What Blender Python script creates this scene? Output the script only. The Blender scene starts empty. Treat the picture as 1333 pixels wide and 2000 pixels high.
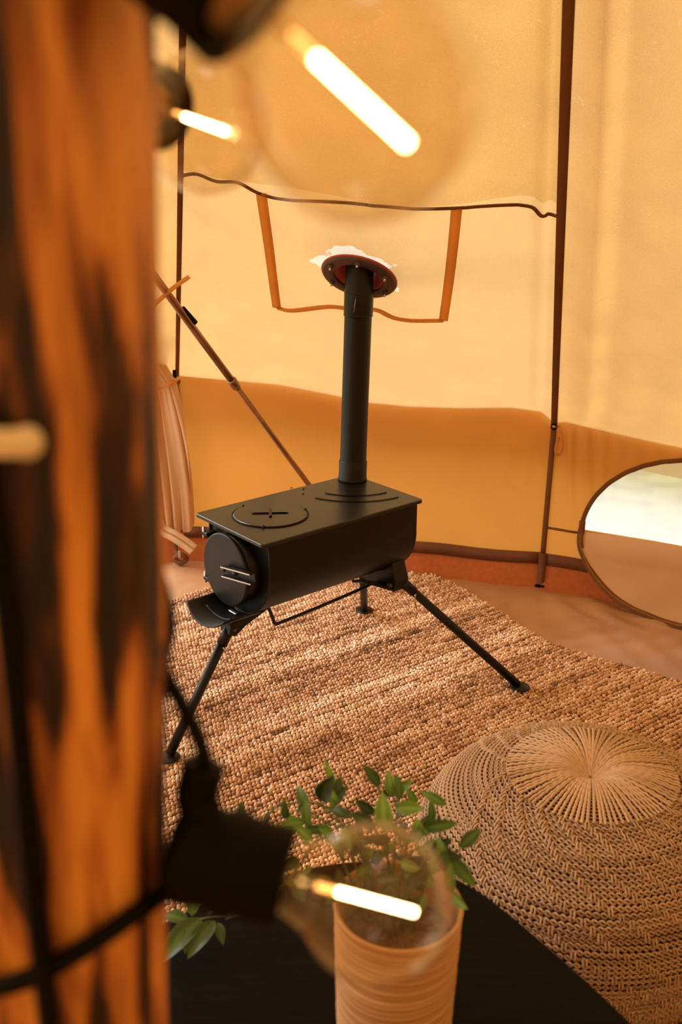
import bpy, bmesh, math, random
import numpy as np
from mathutils import Vector, Matrix
random.seed(7)
rng = np.random.default_rng(11)
scene = bpy.context.scene
COL = scene.collection
PI = math.pi

# ------------------------------------------------------------------ camera
cam_d = bpy.data.cameras.new('camera')
cam = bpy.data.objects.new('camera', cam_d)
COL.objects.link(cam)
cam_d.sensor_fit = 'VERTICAL'
cam_d.sensor_height = 36.0
cam_d.sensor_width = 24.0
cam_d.lens = 34.97
cam_d.clip_start = 0.01
cam_d.clip_end = 200
PITCH, ROLL, CZ = 0.3415, 0.0130, 1.3497
f_ = Vector((0, math.cos(PITCH), -math.sin(PITCH)))
r_ = Vector((1, 0, 0))
u_ = r_.cross(f_)
R_ = r_ * math.cos(ROLL) + u_ * math.sin(ROLL)
U_ = -r_ * math.sin(ROLL) + u_ * math.cos(ROLL)
cm = Matrix((R_, U_, -f_)).transposed().to_4x4()
cm.translation = (0, 0, CZ)
cam.matrix_world = cm
cam_d.dof.use_dof = True
cam_d.dof.focus_distance = 2.25
cam_d.dof.aperture_fstop = 5.0
cam_d.dof.aperture_blades = 9
scene.camera = cam

# ------------------------------------------------------------------ world, sun, exposure
world = bpy.data.worlds.new('overcast_sky')
scene.world = world
world.use_nodes = True
wn = world.node_tree
bg = wn.nodes['Background']
bg.inputs['Color'].default_value = (1.0, 0.965, 0.92, 1)
bg.inputs['Strength'].default_value = 3.2
sun_d = bpy.data.lights.new('sun', 'SUN')
sun_d.energy = 4.0
sun_d.angle = math.radians(28)
sun_d.color = (1.0, 0.95, 0.88)
sun = bpy.data.objects.new('sun', sun_d)
COL.objects.link(sun)
sun.rotation_euler = Vector((0.80, -0.16, -0.56)).to_track_quat('-Z', 'Y').to_euler()
vs = scene.view_settings
vs.view_transform = 'Standard'
vs.look = 'None'
vs.exposure = -0.20
vs.gamma = 1.0
vs.use_curve_mapping = False
scene.cycles.max_bounces = 10
scene.cycles.transparent_max_bounces = 16
scene.cycles.caustics_reflective = False
scene.cycles.caustics_refractive = False
scene.cycles.sample_clamp_indirect = 6.0

# ------------------------------------------------------------------ materials
def mat(name):
    m = bpy.data.materials.new(name)
    m.use_nodes = True
    nt = m.node_tree
    nt.nodes.clear()
    out = nt.nodes.new('ShaderNodeOutputMaterial')
    return m, nt, out
def nd(nt, t, **kw):
    n = nt.nodes.new(t)
    for k, v in kw.items():
        if k.startswith('i_'):
            n.inputs[k[2:].replace('_', ' ')].default_value = v
        else:
            setattr(n, k, v)
    return n
def rgba(c): return (c[0], c[1], c[2], 1.0)
def ramp(nt, stops):
    n = nt.nodes.new('ShaderNodeValToRGB')
    el = n.color_ramp.elements
    while len(el) < len(stops): el.new(0.5)
    for e, (p, c) in zip(el, stops):
        e.position = p; e.color = rgba(c)
    return n
def coords(nt, scale=(1, 1, 1), rot=(0, 0, 0)):
    tc = nt.nodes.new('ShaderNodeTexCoord')
    mp = nt.nodes.new('ShaderNodeMapping')
    mp.inputs['Scale'].default_value = scale
    mp.inputs['Rotation'].default_value = rot
    nt.links.new(tc.outputs['Object'], mp.inputs['Vector'])
    return mp.outputs['Vector']
def paint(name, col, rough=0.5, metal=0.0, noise=0.0, nscale=40, bump=0.0, bscale=200, spec=0.5, stretch=(1, 1, 1)):
    m, nt, out = mat(name)
    b = nd(nt, 'ShaderNodeBsdfPrincipled')
    b.inputs['Base Color'].default_value = rgba(col)
    b.inputs['Roughness'].default_value = rough
    b.inputs['Metallic'].default_value = metal
    b.inputs['Specular IOR Level'].default_value = spec
    if noise > 0:
        n = nd(nt, 'ShaderNodeTexNoise'); n.inputs['Scale'].default_value = nscale; n.inputs['Detail'].default_value = 4
        nt.links.new(coords(nt, stretch), n.inputs['Vector'])
        r = ramp(nt, [(0.3, tuple(c * (1 - noise) for c in col)), (0.7, tuple(min(1, c * (1 + noise)) for c in col))])
        nt.links.new(n.outputs['Fac'], r.inputs['Fac'])
        nt.links.new(r.outputs['Color'], b.inputs['Base Color'])
    if bump > 0:
        n2 = nd(nt, 'ShaderNodeTexNoise'); n2.inputs['Scale'].default_value = bscale
        nt.links.new(coords(nt, stretch), n2.inputs['Vector'])
        bp = nd(nt, 'ShaderNodeBump'); bp.inputs['Strength'].default_value = bump; bp.inputs['Distance'].default_value = 0.002
        nt.links.new(n2.outputs['Fac'], bp.inputs['Height'])
        nt.links.new(bp.outputs['Normal'], b.inputs['Normal'])
    nt.links.new(b.outputs['BSDF'], out.inputs['Surface'])
    return m
def cloth(name, col, trans, tcol=None, vary=0.10, weave=420, bump=0.25, gloss=0.0, drops=False, worn=None):
    """thin fabric: part of the light is scattered back, part passes through"""
    m, nt, out = mat(name)
    v = coords(nt, (1, 1, 1))
    n = nd(nt, 'ShaderNodeTexNoise'); n.inputs['Scale'].default_value = weave; n.inputs['Detail'].default_value = 3
    nt.links.new(v, n.inputs['Vector'])
    n2 = nd(nt, 'ShaderNodeTexNoise'); n2.inputs['Scale'].default_value = 5; n2.inputs['Detail'].default_value = 5
    nt.links.new(v, n2.inputs['Vector'])
    mx = nd(nt, 'ShaderNodeMath', operation='ADD')
    nt.links.new(n.outputs['Fac'], mx.inputs[0]); nt.links.new(n2.outputs['Fac'], mx.inputs[1])
    half = nd(nt, 'ShaderNodeMath', operation='MULTIPLY'); half.inputs[1].default_value = 0.5
    nt.links.new(mx.outputs[0], half.inputs[0])
    tcol = tcol or col
    def cr(c):
        r = ramp(nt, [(0.35, tuple(x * (1 - vary) for x in c)), (0.65, tuple(min(1, x * (1 + vary)) for x in c))])
        nt.links.new(half.outputs[0], r.inputs['Fac'])
        return r.outputs['Color']
    d = nd(nt, 'ShaderNodeBsdfDiffuse'); t = nd(nt, 'ShaderNodeBsdfTranslucent')
    dc, tc_ = cr(col), cr(tcol)
    if drops:        # rain beads standing on the upper cloth
        vo = nd(nt, 'ShaderNodeTexVoronoi'); vo.inputs['Scale'].default_value = 95; vo.inputs['Randomness'].default_value = 1.0
        nt.links.new(v, vo.inputs['Vector'])
        nz = nd(nt, 'ShaderNodeTexNoise'); nz.inputs['Scale'].default_value = 14; nt.links.new(v, nz.inputs['Vector'])
        lim = nd(nt, 'ShaderNodeMapRange'); lim.inputs['From Min'].default_value = 0.48; lim.inputs['From Max'].default_value = 0.72; lim.inputs['To Min'].default_value = 0.0; lim.inputs['To Max'].default_value = 0.30
        nt.links.new(nz.outputs['Fac'], lim.inputs['Value'])
        lt = nd(nt, 'ShaderNodeMath', operation='LESS_THAN'); nt.links.new(vo.outputs['Distance'], lt.inputs[0]); nt.links.new(lim.outputs[0], lt.inputs[1])
        fa = nd(nt, 'ShaderNodeMath', operation='MULTIPLY'); fa.inputs[1].default_value = 0.22; nt.links.new(lt.outputs[0], fa.inputs[0])
        mxd = nd(nt, 'ShaderNodeMixRGB'); mxd.inputs[2].default_value = (0.92, 0.72, 0.46, 1)
        nt.links.new(fa.outputs[0], mxd.inputs['Fac']); nt.links.new(tc_, mxd.inputs[1]); tc_ = mxd.outputs[0]
    if worn:         # ragged pale patch of reinforcement cloth let into the canvas round the flue
        sub = nd(nt, 'ShaderNodeVectorMath', operation='DISTANCE'); sub.inputs[1].default_value = worn[:3]
        nt.links.new(v, sub.inputs[0])
        nz = nd(nt, 'ShaderNodeTexNoise'); nz.inputs['Scale'].default_value = 13; nz.inputs['Detail'].default_value = 3.5; nt.links.new(v, nz.inputs['Vector'])
        ad = nd(nt, 'ShaderNodeMath', operation='MULTIPLY_ADD'); ad.inputs[1].default_value = 0.20; nt.links.new(nz.outputs['Fac'], ad.inputs[0]); nt.links.new(sub.outputs['Value'], ad.inputs[2])
        lim = nd(nt, 'ShaderNodeMapRange'); lim.inputs['From Min'].default_value = worn[3] - .004; lim.inputs['From Max'].default_value = worn[3]; lim.inputs['To Min'].default_value = 0.85; lim.inputs['To Max'].default_value = 0.0
        nt.links.new(ad.outputs[0], lim.inputs['Value'])
        for which in (0, 1):
            mxw = nd(nt, 'ShaderNodeMixRGB'); mxw.inputs[2].default_value = (0.90, 0.80, 0.68, 1)
            nt.links.new(lim.outputs[0], mxw.inputs['Fac']); nt.links.new(tc_ if which else dc, mxw.inputs[1])
            if which: tc_ = mxw.outputs[0]
            else: dc = mxw.outputs[0]
    nt.links.new(dc, d.inputs['Color']); nt.links.new(tc_, t.inputs['Color'])
    bp = nd(nt, 'ShaderNodeBump'); bp.inputs['Strength'].default_value = bump; bp.inputs['Distance'].default_value = 0.001
    nt.links.new(n.outputs['Fac'], bp.inputs['Height'])
    nt.links.new(bp.outputs['Normal'], d.inputs['Normal'])
    ms = nd(nt, 'ShaderNodeMixShader'); ms.inputs['Fac'].default_value = trans
    nt.links.new(d.outputs[0], ms.inputs[1]); nt.links.new(t.outputs[0], ms.inputs[2])
    last = ms
    if gloss > 0:
        g = nd(nt, 'ShaderNodeBsdfGlossy'); g.inputs['Roughness'].default_value = 0.35
        lw = nd(nt, 'ShaderNodeFresnel'); lw.inputs['IOR'].default_value = 1.45
        ml = nd(nt, 'ShaderNodeMath', operation='MULTIPLY'); ml.inputs[1].default_value = gloss
        nt.links.new(lw.outputs[0], ml.inputs[0])
        m2 = nd(nt, 'ShaderNodeMixShader')
        nt.links.new(ml.outputs[0], m2.inputs['Fac']); nt.links.new(ms.outputs[0], m2.inputs[1]); nt.links.new(g.outputs[0], m2.inputs[2])
        last = m2
    nt.links.new(last.outputs[0], out.inputs['Surface'])
    return m

M = {}
M['canvas'] = cloth('cotton_canvas', (0.66, 0.42, 0.165), 0.40, (0.605, 0.368, 0.130), 0.12, drops=True)
M['upper_canvas'] = cloth('upper_cotton_canvas', (0.63, 0.38, 0.135), 0.40, (0.575, 0.338, 0.108), 0.13, drops=True)
M['flue_canvas'] = cloth('cotton_canvas_at_flue', (0.70, 0.46, 0.20), 0.41, (0.65, 0.42, 0.172), 0.10, drops=True, worn=(0.04, 2.50, 1.10, 0.200))
M['wall_cloth'] = cloth('ochre_wall_cloth', (0.62, 0.29, 0.085), 0.35, (0.64, 0.275, 0.052), 0.05)
M['curtain_cloth'] = cloth('tan_door_cloth', (0.70, 0.45, 0.26), 0.25, (0.70, 0.38, 0.14), 0.05)
M['tape'] = cloth('brown_seam_tape', (0.20, 0.085, 0.035), 0.08, (0.35, 0.13, 0.04), 0.12)
M['amber_tape'] = cloth('amber_patch_tape', (0.78, 0.43, 0.15), 0.55, (0.97, 0.60, 0.22), 0.10)
M['hem'] = cloth('dark_hem_webbing', (0.20, 0.085, 0.045), 0.05, (0.25, 0.10, 0.05), 0.2)
M['bucket'] = cloth('rust_groundsheet_edge', (0.40, 0.11, 0.035), 0.12, (0.50, 0.12, 0.03), 0.15, weave=60)
M['white_patch'] = paint('white_reinforcement', (0.93, 0.90, 0.86), 0.8, 0, 0.06, 60)
M['net'] = None
M['black_metal'] = paint('black_stove_paint', (0.0045, 0.0041, 0.0039), 0.42, 0.0, 0.12, 30, 0.05, 500, 0.30)
M['black_plate'] = paint('black_hotplate_paint', (0.006, 0.0054, 0.005), 0.33, 0.0, 0.12, 30, 0.03, 500, 0.5)
M['steel'] = paint('bare_steel', (0.55, 0.53, 0.50), 0.3, 1.0)
M['dark_steel'] = paint('dark_steel', (0.085, 0.050, 0.042), 0.42, 0.35, 0.15, 60)
M['silicone'] = paint('red_silicone', (0.36, 0.055, 0.03), 0.5)
M['rubber'] = paint('black_rubber', (0.003, 0.0027, 0.0025), 0.6, 0.0, 0.2, 60, 0.1, 300, 0.10)
M['soil'] = paint('brown_pebble_soil', (0.16, 0.075, 0.04), 0.9, 0, 0.5, 120, 0.8, 160)
M['table'] = paint('black_stained_wood', (0.0028, 0.0028, 0.0030), 0.5, 0.0, 0.5, 14, 0.25, 60, 0.07, (1, 12, 1))
M['cream'] = paint('cream_plastic', (0.86, 0.72, 0.50), 0.5)
M['stem'] = paint('green_stem', (0.10, 0.12, 0.05), 0.6)
M['pole_metal'] = paint('bronzed_tent_pole', (0.33, 0.17, 0.09), 0.28, 0.85, 0.15, 30)
M['gap_shade'] = paint('shaded_gap_backing', (0.10, 0.045, 0.02), 0.95)  # dark colour puts the shade between beads and cords into the backing
M['lawn'] = paint('pale_lawn', (0.30, 0.30, 0.17), 0.9, 0, 0.45, 6)
M['brass'] = paint('dull_brass', (0.55, 0.38, 0.16), 0.35, 0.9)

def floor_mat():
    m, nt, out = mat('tan_groundsheet')
    b = nd(nt, 'ShaderNodeBsdfPrincipled')
    n = nd(nt, 'ShaderNodeTexNoise'); n.inputs['Scale'].default_value = 3.5; n.inputs['Detail'].default_value = 6
    nt.links.new(coords(nt), n.inputs['Vector'])
    r = ramp(nt, [(0.3, (0.36, 0.185, 0.09)), (0.7, (0.50, 0.275, 0.135))])
    nt.links.new(n.outputs['Fac'], r.inputs['Fac']); nt.links.new(r.outputs['Color'], b.inputs['Base Color'])
    b.inputs['Roughness'].default_value = 0.38
    nt.links.new(b.outputs[0], out.inputs['Surface'])
    return m
M['floor'] = floor_mat()

def bark_mat():
    m, nt, out = mat('scorched_pine_bark')
    b = nd(nt, 'ShaderNodeBsdfPrincipled')
    v = coords(nt, (62, 62, 8.5))
    n = nd(nt, 'ShaderNodeTexNoise'); n.inputs['Scale'].default_value = 1.0; n.inputs['Detail'].default_value = 3.0; n.inputs['Roughness'].default_value = 0.55
    n.inputs['Distortion'].default_value = 0.35
    nt.links.new(v, n.inputs['Vector'])
    n2 = nd(nt, 'ShaderNodeTexNoise'); n2.inputs['Scale'].default_value = 1.0; n2.inputs['Detail'].default_value = 3
    nt.links.new(coords(nt, (90, 90, 9)), n2.inputs['Vector'])
    r = ramp(nt, [(0.40, (0.012, 0.004, 0.002)), (0.46, (0.09, 0.025, 0.006)), (0.51, (0.46, 0.145, 0.026)), (0.62, (0.86, 0.37, 0.07))])
    nt.links.new(n.outputs['Fac'], r.inputs['Fac'])
    r2 = ramp(nt, [(0.3, (0.55, 0.5, 0.45)), (0.7, (1, 1, 1))])
    nt.links.new(n2.outputs['Fac'], r2.inputs['Fac'])
    mx = nd(nt, 'ShaderNodeMixRGB', blend_type='MULTIPLY'); mx.inputs['Fac'].default_value = 0.8
    nt.links.new(r.outputs['Color'], mx.inputs[1]); nt.links.new(r2.outputs['Color'], mx.inputs[2])
    nt.links.new(mx.outputs[0], b.inputs['Base Color'])
    b.inputs['Roughness'].default_value = 0.55
    bp = nd(nt, 'ShaderNodeBump'); bp.inputs['Strength'].default_value = 0.5; bp.inputs['Distance'].default_value = 0.004
    nt.links.new(n.outputs['Fac'], bp.inputs['Height']); nt.links.new(bp.outputs['Normal'], b.inputs['Normal'])
    nt.links.new(b.outputs[0], out.inputs['Surface'])
    return m
M['bark'] = bark_mat()

def attr_mat(name, stops, rough=0.9):
    """yarn: each strand has its own tone, stored as the attribute 'tone'"""
    m, nt, out = mat(name)
    b = nd(nt, 'ShaderNodeBsdfPrincipled')
    a = nd(nt, 'ShaderNodeAttribute', attribute_name='tone')
    r = ramp(nt, stops)
    nt.links.new(a.outputs['Fac'], r.inputs['Fac']); nt.links.new(r.outputs['Color'], b.inputs['Base Color'])
    b.inputs['Roughness'].default_value = rough
    b.inputs['Specular IOR Level'].default_value = 0.25
    nt.links.new(b.outputs[0], out.inputs['Surface'])
    return m
M['jute'] = attr_mat('jute_yarn', [(0.0, (0.14, 0.065, 0.03)), (0.35, (0.46, 0.255, 0.135)), (0.7, (0.75, 0.49, 0.31)), (1.0, (0.90, 0.72, 0.55))], 0.6)
M['cord'] = attr_mat('cotton_cord', [(0.0, (0.25, 0.15, 0.095)), (0.5, (0.48, 0.325, 0.22)), (1.0, (0.66, 0.47, 0.31))], 0.8)
M['leaf'] = None
def leaf_mat():
    m, nt, out = mat('glossy_leaf')
    a = nd(nt, 'ShaderNodeAttribute', attribute_name='tone')
    r = ramp(nt, [(0.0, (0.012, 0.030, 0.012)), (0.4, (0.05, 0.11, 0.025)), (0.8, (0.16, 0.34, 0.05)), (1.0, (0.34, 0.52, 0.12))])
    nt.links.new(a.outputs['Fac'], r.inputs['Fac'])
    b = nd(nt, 'ShaderNodeBsdfPrincipled'); b.inputs['Roughness'].default_value = 0.36
    t = nd(nt, 'ShaderNodeBsdfTranslucent')
    nt.links.new(r.outputs['Color'], b.inputs['Base Color']); nt.links.new(r.outputs['Color'], t.inputs['Color'])
    ms = nd(nt, 'ShaderNodeMixShader'); ms.inputs['Fac'].default_value = 0.25
    nt.links.new(b.outputs[0], ms.inputs[1]); nt.links.new(t.outputs[0], ms.inputs[2])
    nt.links.new(ms.outputs[0], out.inputs['Surface'])
    return m
M['leaf'] = leaf_mat()
def net_mat():
    m, nt, out = mat('white_mosquito_net')
    t = nd(nt, 'ShaderNodeBsdfTransparent'); t.inputs['Color'].default_value = (0.97, 0.97, 0.98, 1)
    d = nd(nt, 'ShaderNodeBsdfTranslucent'); d.inputs['Color'].default_value = (0.70, 0.71, 0.76, 1)
    ms = nd(nt, 'ShaderNodeMixShader'); ms.inputs['Fac'].default_value = 0.72
    nt.links.new(t.outputs[0], ms.inputs[1]); nt.links.new(d.outputs[0], ms.inputs[2])
    nt.links.new(ms.outputs[0], out.inputs['Surface'])
    return m
M['net'] = net_mat()
def glass_mat():
    m, nt, out = mat('amber_bulb_glass')
    t = nd(nt, 'ShaderNodeBsdfTransparent'); t.inputs['Color'].default_value = (0.96, 0.885, 0.76, 1)
    g = nd(nt, 'ShaderNodeBsdfGlossy'); g.inputs['Roughness'].default_value = 0.02; g.inputs['Color'].default_value = (1, 0.95, 0.88, 1)
    lw = nd(nt, 'ShaderNodeLayerWeight'); lw.inputs['Blend'].default_value = 0.5
    pw = nd(nt, 'ShaderNodeMath', operation='POWER'); pw.inputs[1].default_value = 3.0
    nt.links.new(lw.outputs['Facing'], pw.inputs[0])
    mr = nd(nt, 'ShaderNodeMapRange'); mr.inputs['To Min'].default_value = 0.045; mr.inputs['To Max'].default_value = 0.95
    nt.links.new(pw.outputs[0], mr.inputs['Value'])
    ms = nd(nt, 'ShaderNodeMixShader')
    nt.links.new(mr.outputs[0], ms.inputs['Fac']); nt.links.new(t.outputs[0], ms.inputs[1]); nt.links.new(g.outputs[0], ms.inputs[2])
    nt.links.new(ms.outputs[0], out.inputs['Surface'])
    return m
M['glass'] = glass_mat()
def emit_mat(name, col, st):
    m, nt, out = mat(name)
    e = nd(nt, 'ShaderNodeEmission'); e.inputs['Color'].default_value = rgba(col); e.inputs['Strength'].default_value = st
    nt.links.new(e.outputs[0], out.inputs['Surface'])
    return m
M['filament'] = emit_mat('glowing_filament', (1.0, 0.72, 0.38), 32)
M['ember'] = emit_mat('glowing_lead', (1.0, 0.45, 0.12), 5)
def pot_mat():
    m, nt, out = mat('terracotta_stoneware')
    b = nd(nt, 'ShaderNodeBsdfPrincipled')
    n = nd(nt, 'ShaderNodeTexNoise'); n.inputs['Scale'].default_value = 1.0; n.inputs['Detail'].default_value = 4
    nt.links.new(coords(nt, (10, 10, 130)), n.inputs['Vector'])
    r = ramp(nt, [(0.3, (0.50, 0.27, 0.13)), (0.7, (0.66, 0.40, 0.21))])
    nt.links.new(n.outputs['Fac'], r.inputs['Fac']); nt.links.new(r.outputs['Color'], b.inputs['Base Color'])
    b.inputs['Roughness'].default_value = 0.55
    bp = nd(nt, 'ShaderNodeBump'); bp.inputs['Strength'].default_value = 0.25; bp.inputs['Distance'].default_value = 0.002
    nt.links.new(n.outputs['Fac'], bp.inputs['Height']); nt.links.new(bp.outputs['Normal'], b.inputs['Normal'])
    nt.links.new(b.outputs[0], out.inputs['Surface'])
    return m
M['pot'] = pot_mat()

# ------------------------------------------------------------------ mesh helpers
class MB:
    def __init__(s): s.v = []; s.f = []; s.tone = []
    def add(s, vs, fs, tone=None):
        o = len(s.v)
        s.v += [tuple(p) for p in vs]
        s.f += [tuple(i + o for i in f) for f in fs]
        if tone is not None: s.tone += [tone] * len(vs)
        return s
    def xf(s, mtx):
        s.v = [tuple(mtx @ Vector(p)) for p in s.v]; return s
    def build(s, name, m, parent=None, smooth=True):
        return mk(name, s.v, s.f, m, parent, smooth, s.tone or None)
def mk(name, v, f, m, parent=None, smooth=True, tone=None):
    me = bpy.data.meshes.new(name)
    me.from_pydata([tuple(p) for p in v], [], f)
    me.materials.append(M[m])
    if smooth: me.polygons.foreach_set('use_smooth', [True] * len(me.polygons))
    if tone is not None:
        a = me.attributes.new('tone', 'FLOAT', 'POINT')
        a.data.foreach_set('value', list(tone))
    me.update()
    o = bpy.data.objects.new(name, me)
    COL.objects.link(o)
    if parent is not None: o.parent = parent
    return o
def np_mesh(name, V, quads, tris, m, parent=None, tone=None):
    me = bpy.data.meshes.new(name)
    nq, ntr = len(quads), len(tris)
    me.vertices.add(len(V)); me.vertices.foreach_set('co', V.astype(np.float32).ravel())
    me.loops.add(nq * 4 + ntr * 3)
    li = np.concatenate([quads.ravel(), tris.ravel()]) if ntr else quads.ravel()
    me.loops.foreach_set('vertex_index', li.astype(np.int32))
    me.polygons.add(nq + ntr)
    st = np.concatenate([np.arange(nq) * 4, nq * 4 + np.arange(ntr) * 3])
    me.polygons.foreach_set('loop_start', st.astype(np.int32))
    me.polygons.foreach_set('use_smooth', np.ones(nq + ntr, bool))
    me.materials.append(M[m])
    me.update(calc_edges=True); me.validate()
    if tone is not None:
        a = me.attributes.new('tone', 'FLOAT', 'POINT'); a.data.foreach_set('value', tone.astype(np.float32))
    o = bpy.data.objects.new(name, me); COL.objects.link(o)
    if parent is not None: o.parent = parent
    return o
def empty(name, loc=(0, 0, 0), rz=0.0):
    o = bpy.data.objects.new(name, None); COL.objects.link(o)
    o.location = loc; o.rotation_euler = (0, 0, rz); o.empty_display_size = 0.05
    return o
def tag(o, label, cat, group=None):
    o['label'] = label; o['category'] = cat
    if group: o['group'] = group
    return o
def struct(o, label=None, cat=None):
    o['kind'] = 'structure'
    if label: o['label'] = label
    if cat: o['category'] = cat
    return o
def grid(fn, nu, nv):
    v = [fn(i / nu, j / nv) for j in range(nv + 1) for i in range(nu + 1)]
    f = [(j * (nu + 1) + i, j * (nu + 1) + i + 1, (j + 1) * (nu + 1) + i + 1, (j + 1) * (nu + 1) + i) for j in range(nv) for i in range(nu)]
    return v, f
def spline(pts, n=8, closed=False):
    P = [Vector(p) for p in pts]; out = []; L = len(P)
    rngi = range(L if closed else L - 1)
    for i in rngi:
        if closed: p0, p1, p2, p3 = P[i - 1], P[i], P[(i + 1) % L], P[(i + 2) % L]
        else: p0, p1, p2, p3 = P[max(i - 1, 0)], P[i], P[i + 1], P[min(i + 2, L - 1)]
        for k in range(n):
            t = k / n
            out.append(0.5 * ((2 * p1) + (p2 - p0) * t + (2 * p0 - 5 * p1 + 4 * p2 - p3) * t * t + (3 * p1 - p0 - 3 * p2 + p3) * t ** 3))
    if not closed: out.append(P[-1])
    return out
def tube(path, rad, seg=10, caps=True):
    P = [Vector(p) for p in path]; n = len(P)
    rad = rad if isinstance(rad, (list, tuple)) else [rad] * n
    v = []; f = []
    t0 = (P[1] - P[0]).normalized()
    up = Vector((0, 0, 1)) if abs(t0.z) < 0.9 else Vector((1, 0, 0))
    nrm = (up - t0 * up.dot(t0)).normalized()
    for i in range(n):
        t = (P[min(i + 1, n - 1)] - P[max(i - 1, 0)]).normalized()
        nrm = (nrm - t * nrm.dot(t)).normalized(); bn = t.cross(nrm)
        for k in range(seg):
            a = 2 * PI * k / seg
            v.append(P[i] + (nrm * math.cos(a) + bn * math.sin(a)) * rad[i])
    for i in range(n - 1):
        for k in range(seg):
            f.append((i * seg + k, i * seg + (k + 1) % seg, (i + 1) * seg + (k + 1) % seg, (i + 1) * seg + k))
    if caps:
        f.append(tuple(reversed(range(seg)))); f.append(tuple((n - 1) * seg + k for k in range(seg)))
    return v, f
def frame_z(d):
    d = Vector(d).normalized()
    return d.to_track_quat('Z', 'Y').to_matrix().to_4x4()
def lathe(prof, seg=32, mtx=None, cap0=False, cap1=False):
    """prof: (radius, z) list turned about Z"""
    v = []; f = []
    for r, z in prof:
        for k in range(seg):
            a = 2 * PI * k / seg; v.append(Vector((r * math.cos(a), r * math.sin(a), z)))
    for i in range(len(prof) - 1):
        for k in range(seg):
            f.append((i * seg + k, i * seg + (k + 1) % seg, (i + 1) * seg + (k + 1) % seg, (i + 1) * seg + k))
    if cap0: f.append(tuple(reversed(range(seg))))
    if cap1: f.append(tuple((len(prof) - 1) * seg + k for k in range(seg)))
    if mtx is not None: v = [mtx @ p for p in v]
    return v, f
def box(cx, cy, cz, sx, sy, sz, mtx=None):
    v = [Vector((cx + a * sx / 2, cy + b * sy / 2, cz + c * sz / 2)) for c in (-1, 1) for b in (-1, 1) for a in (-1, 1)]
    f = [(0, 2, 3, 1), (4, 5, 7, 6), (0, 1, 5, 4), (2, 6, 7, 3), (0, 4, 6, 2), (1, 3, 7, 5)]
    if mtx is not None: v = [mtx @ p for p in v]
    return v, f
def prism(outline, z0, z1, mtx=None):
    n = len(outline)
    v = [Vector((x, y, z0)) for x, y in outline] + [Vector((x, y, z1)) for x, y in outline]
    f = [tuple(reversed(range(n))), tuple(range(n, 2 * n))] + [(i, (i + 1) % n, n + (i + 1) % n, n + i) for i in range(n)]
    if mtx is not None: v = [mtx @ p for p in v]
    return v, f
def bevel(o, w=0.002, seg=2, ang=0.6):
    b = o.modifiers.new('bevel', 'BEVEL'); b.width = w; b.segments = seg; b.limit_method = 'ANGLE'; b.angle_limit = ang
    return o
def strip(path, normals, width, thick=0.002):
    """ribbon with thickness along a path; normals point off the cloth"""
    P = [Vector(p) for p in path]; n = len(P); v = []; f = []
    for i in range(n):
        t = (P[min(i + 1, n - 1)] - P[max(i - 1, 0)]).normalized()
        N = Vector(normals[i] if isinstance(normals, list) else normals); N = (N - t * N.dot(t)).normalized()
        s = t.cross(N) * (width / 2)
        v += [P[i] - s, P[i] + s, P[i] + s + N * thick, P[i] - s + N * thick]
    for i in range(n - 1):
        a = i * 4; b = a + 4
        for k in range(4): f.append((a + k, a + (k + 1) % 4, b + (k + 1) % 4, b + k))
    f += [(3, 2, 1, 0), tuple((n - 1) * 4 + k for k in range(4))]
    return v, f

# ------------------------------------------------------------------ the tent: nodes, eaves, walls, roof
TC = Vector((0.015, 0.38, 0)); APEX_Z = 2.56; APEX_R = 0.18
def node(k):
    fixed = {-1: (-0.558, 3.31), 0: (0.68, 3.10), 1: (1.78, 2.50)}
    k2 = ((k + 6) % 14) - 6
    if k2 in fixed: return Vector((*fixed[k2], 0))
    a = math.radians(15.6 + 360 / 14 * k2)
    return TC + Vector((math.sin(a), math.cos(a), 0)) * 2.85
EAVE = {-1: [(0, .651), (.14, .642), (.28, .634), (.42, .608), (.517, .588), (.626, .582), (.76, .587), (.89, .599), (.965, .592), (1, .557)],
        0: [(0, .557), (.025, .565), (.06, .562), (.15, .547), (.32, .529), (.6, .515), (.85, .53), (1, .56)]}
def eave_z(k, s):
    e = EAVE.get(k, [(0, .60), (.5, .56), (1, .60)] if k != -2 else [(0, .62), (.5, .60), (1, .651)])
    if k == 1: e = [(0, .56), (.5, .55), (1, .60)]
    for (a, za), (b, zb) in zip(e, e[1:]):
        if s <= b + 1e-9:
            t = (s - a) / (b - a); return za + (zb - za) * t
    return e[-1][1]
def inward(k, s):
    p = node(k).lerp(node(k + 1), s)
    d = TC - p; d.z = 0
    return d.normalized()
def wall_pt(k, s, z, fold=None):
    p = node(k).lerp(node(k + 1), s)
    n = inward(k, s)
    bow = 0.02 * math.sin(PI * s)
    off = -bow + (fold(s, z) if fold else 0)
    return Vector((p.x, p.y, z)) + n * off
def fold_back(s, z):
    q = min(1, max(0, (z - 0.08) / 0.55))
    a = 0.012 * math.exp(-((s - 0.05 - 0.16 * (1 - q)) / 0.05) ** 2) * q
    a += 0.010 * math.exp(-((s - 0.10 - 0.25 * (1 - q)) / 0.06) ** 2) * q
    a += 0.008 * math.exp(-((s - 0.96 + 0.05 * (1 - q)) / 0.018) ** 2) * q
    a += 0.007 * math.exp(-((s - 0.93 + 0.10 * (1 - q)) / 0.025) ** 2) * q
    a += 0.004 * math.sin(9 * s + 3 * z)
    return a * math.sin(PI * min(1, max(0, s * 12))) if s < 0.0 else a
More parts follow.
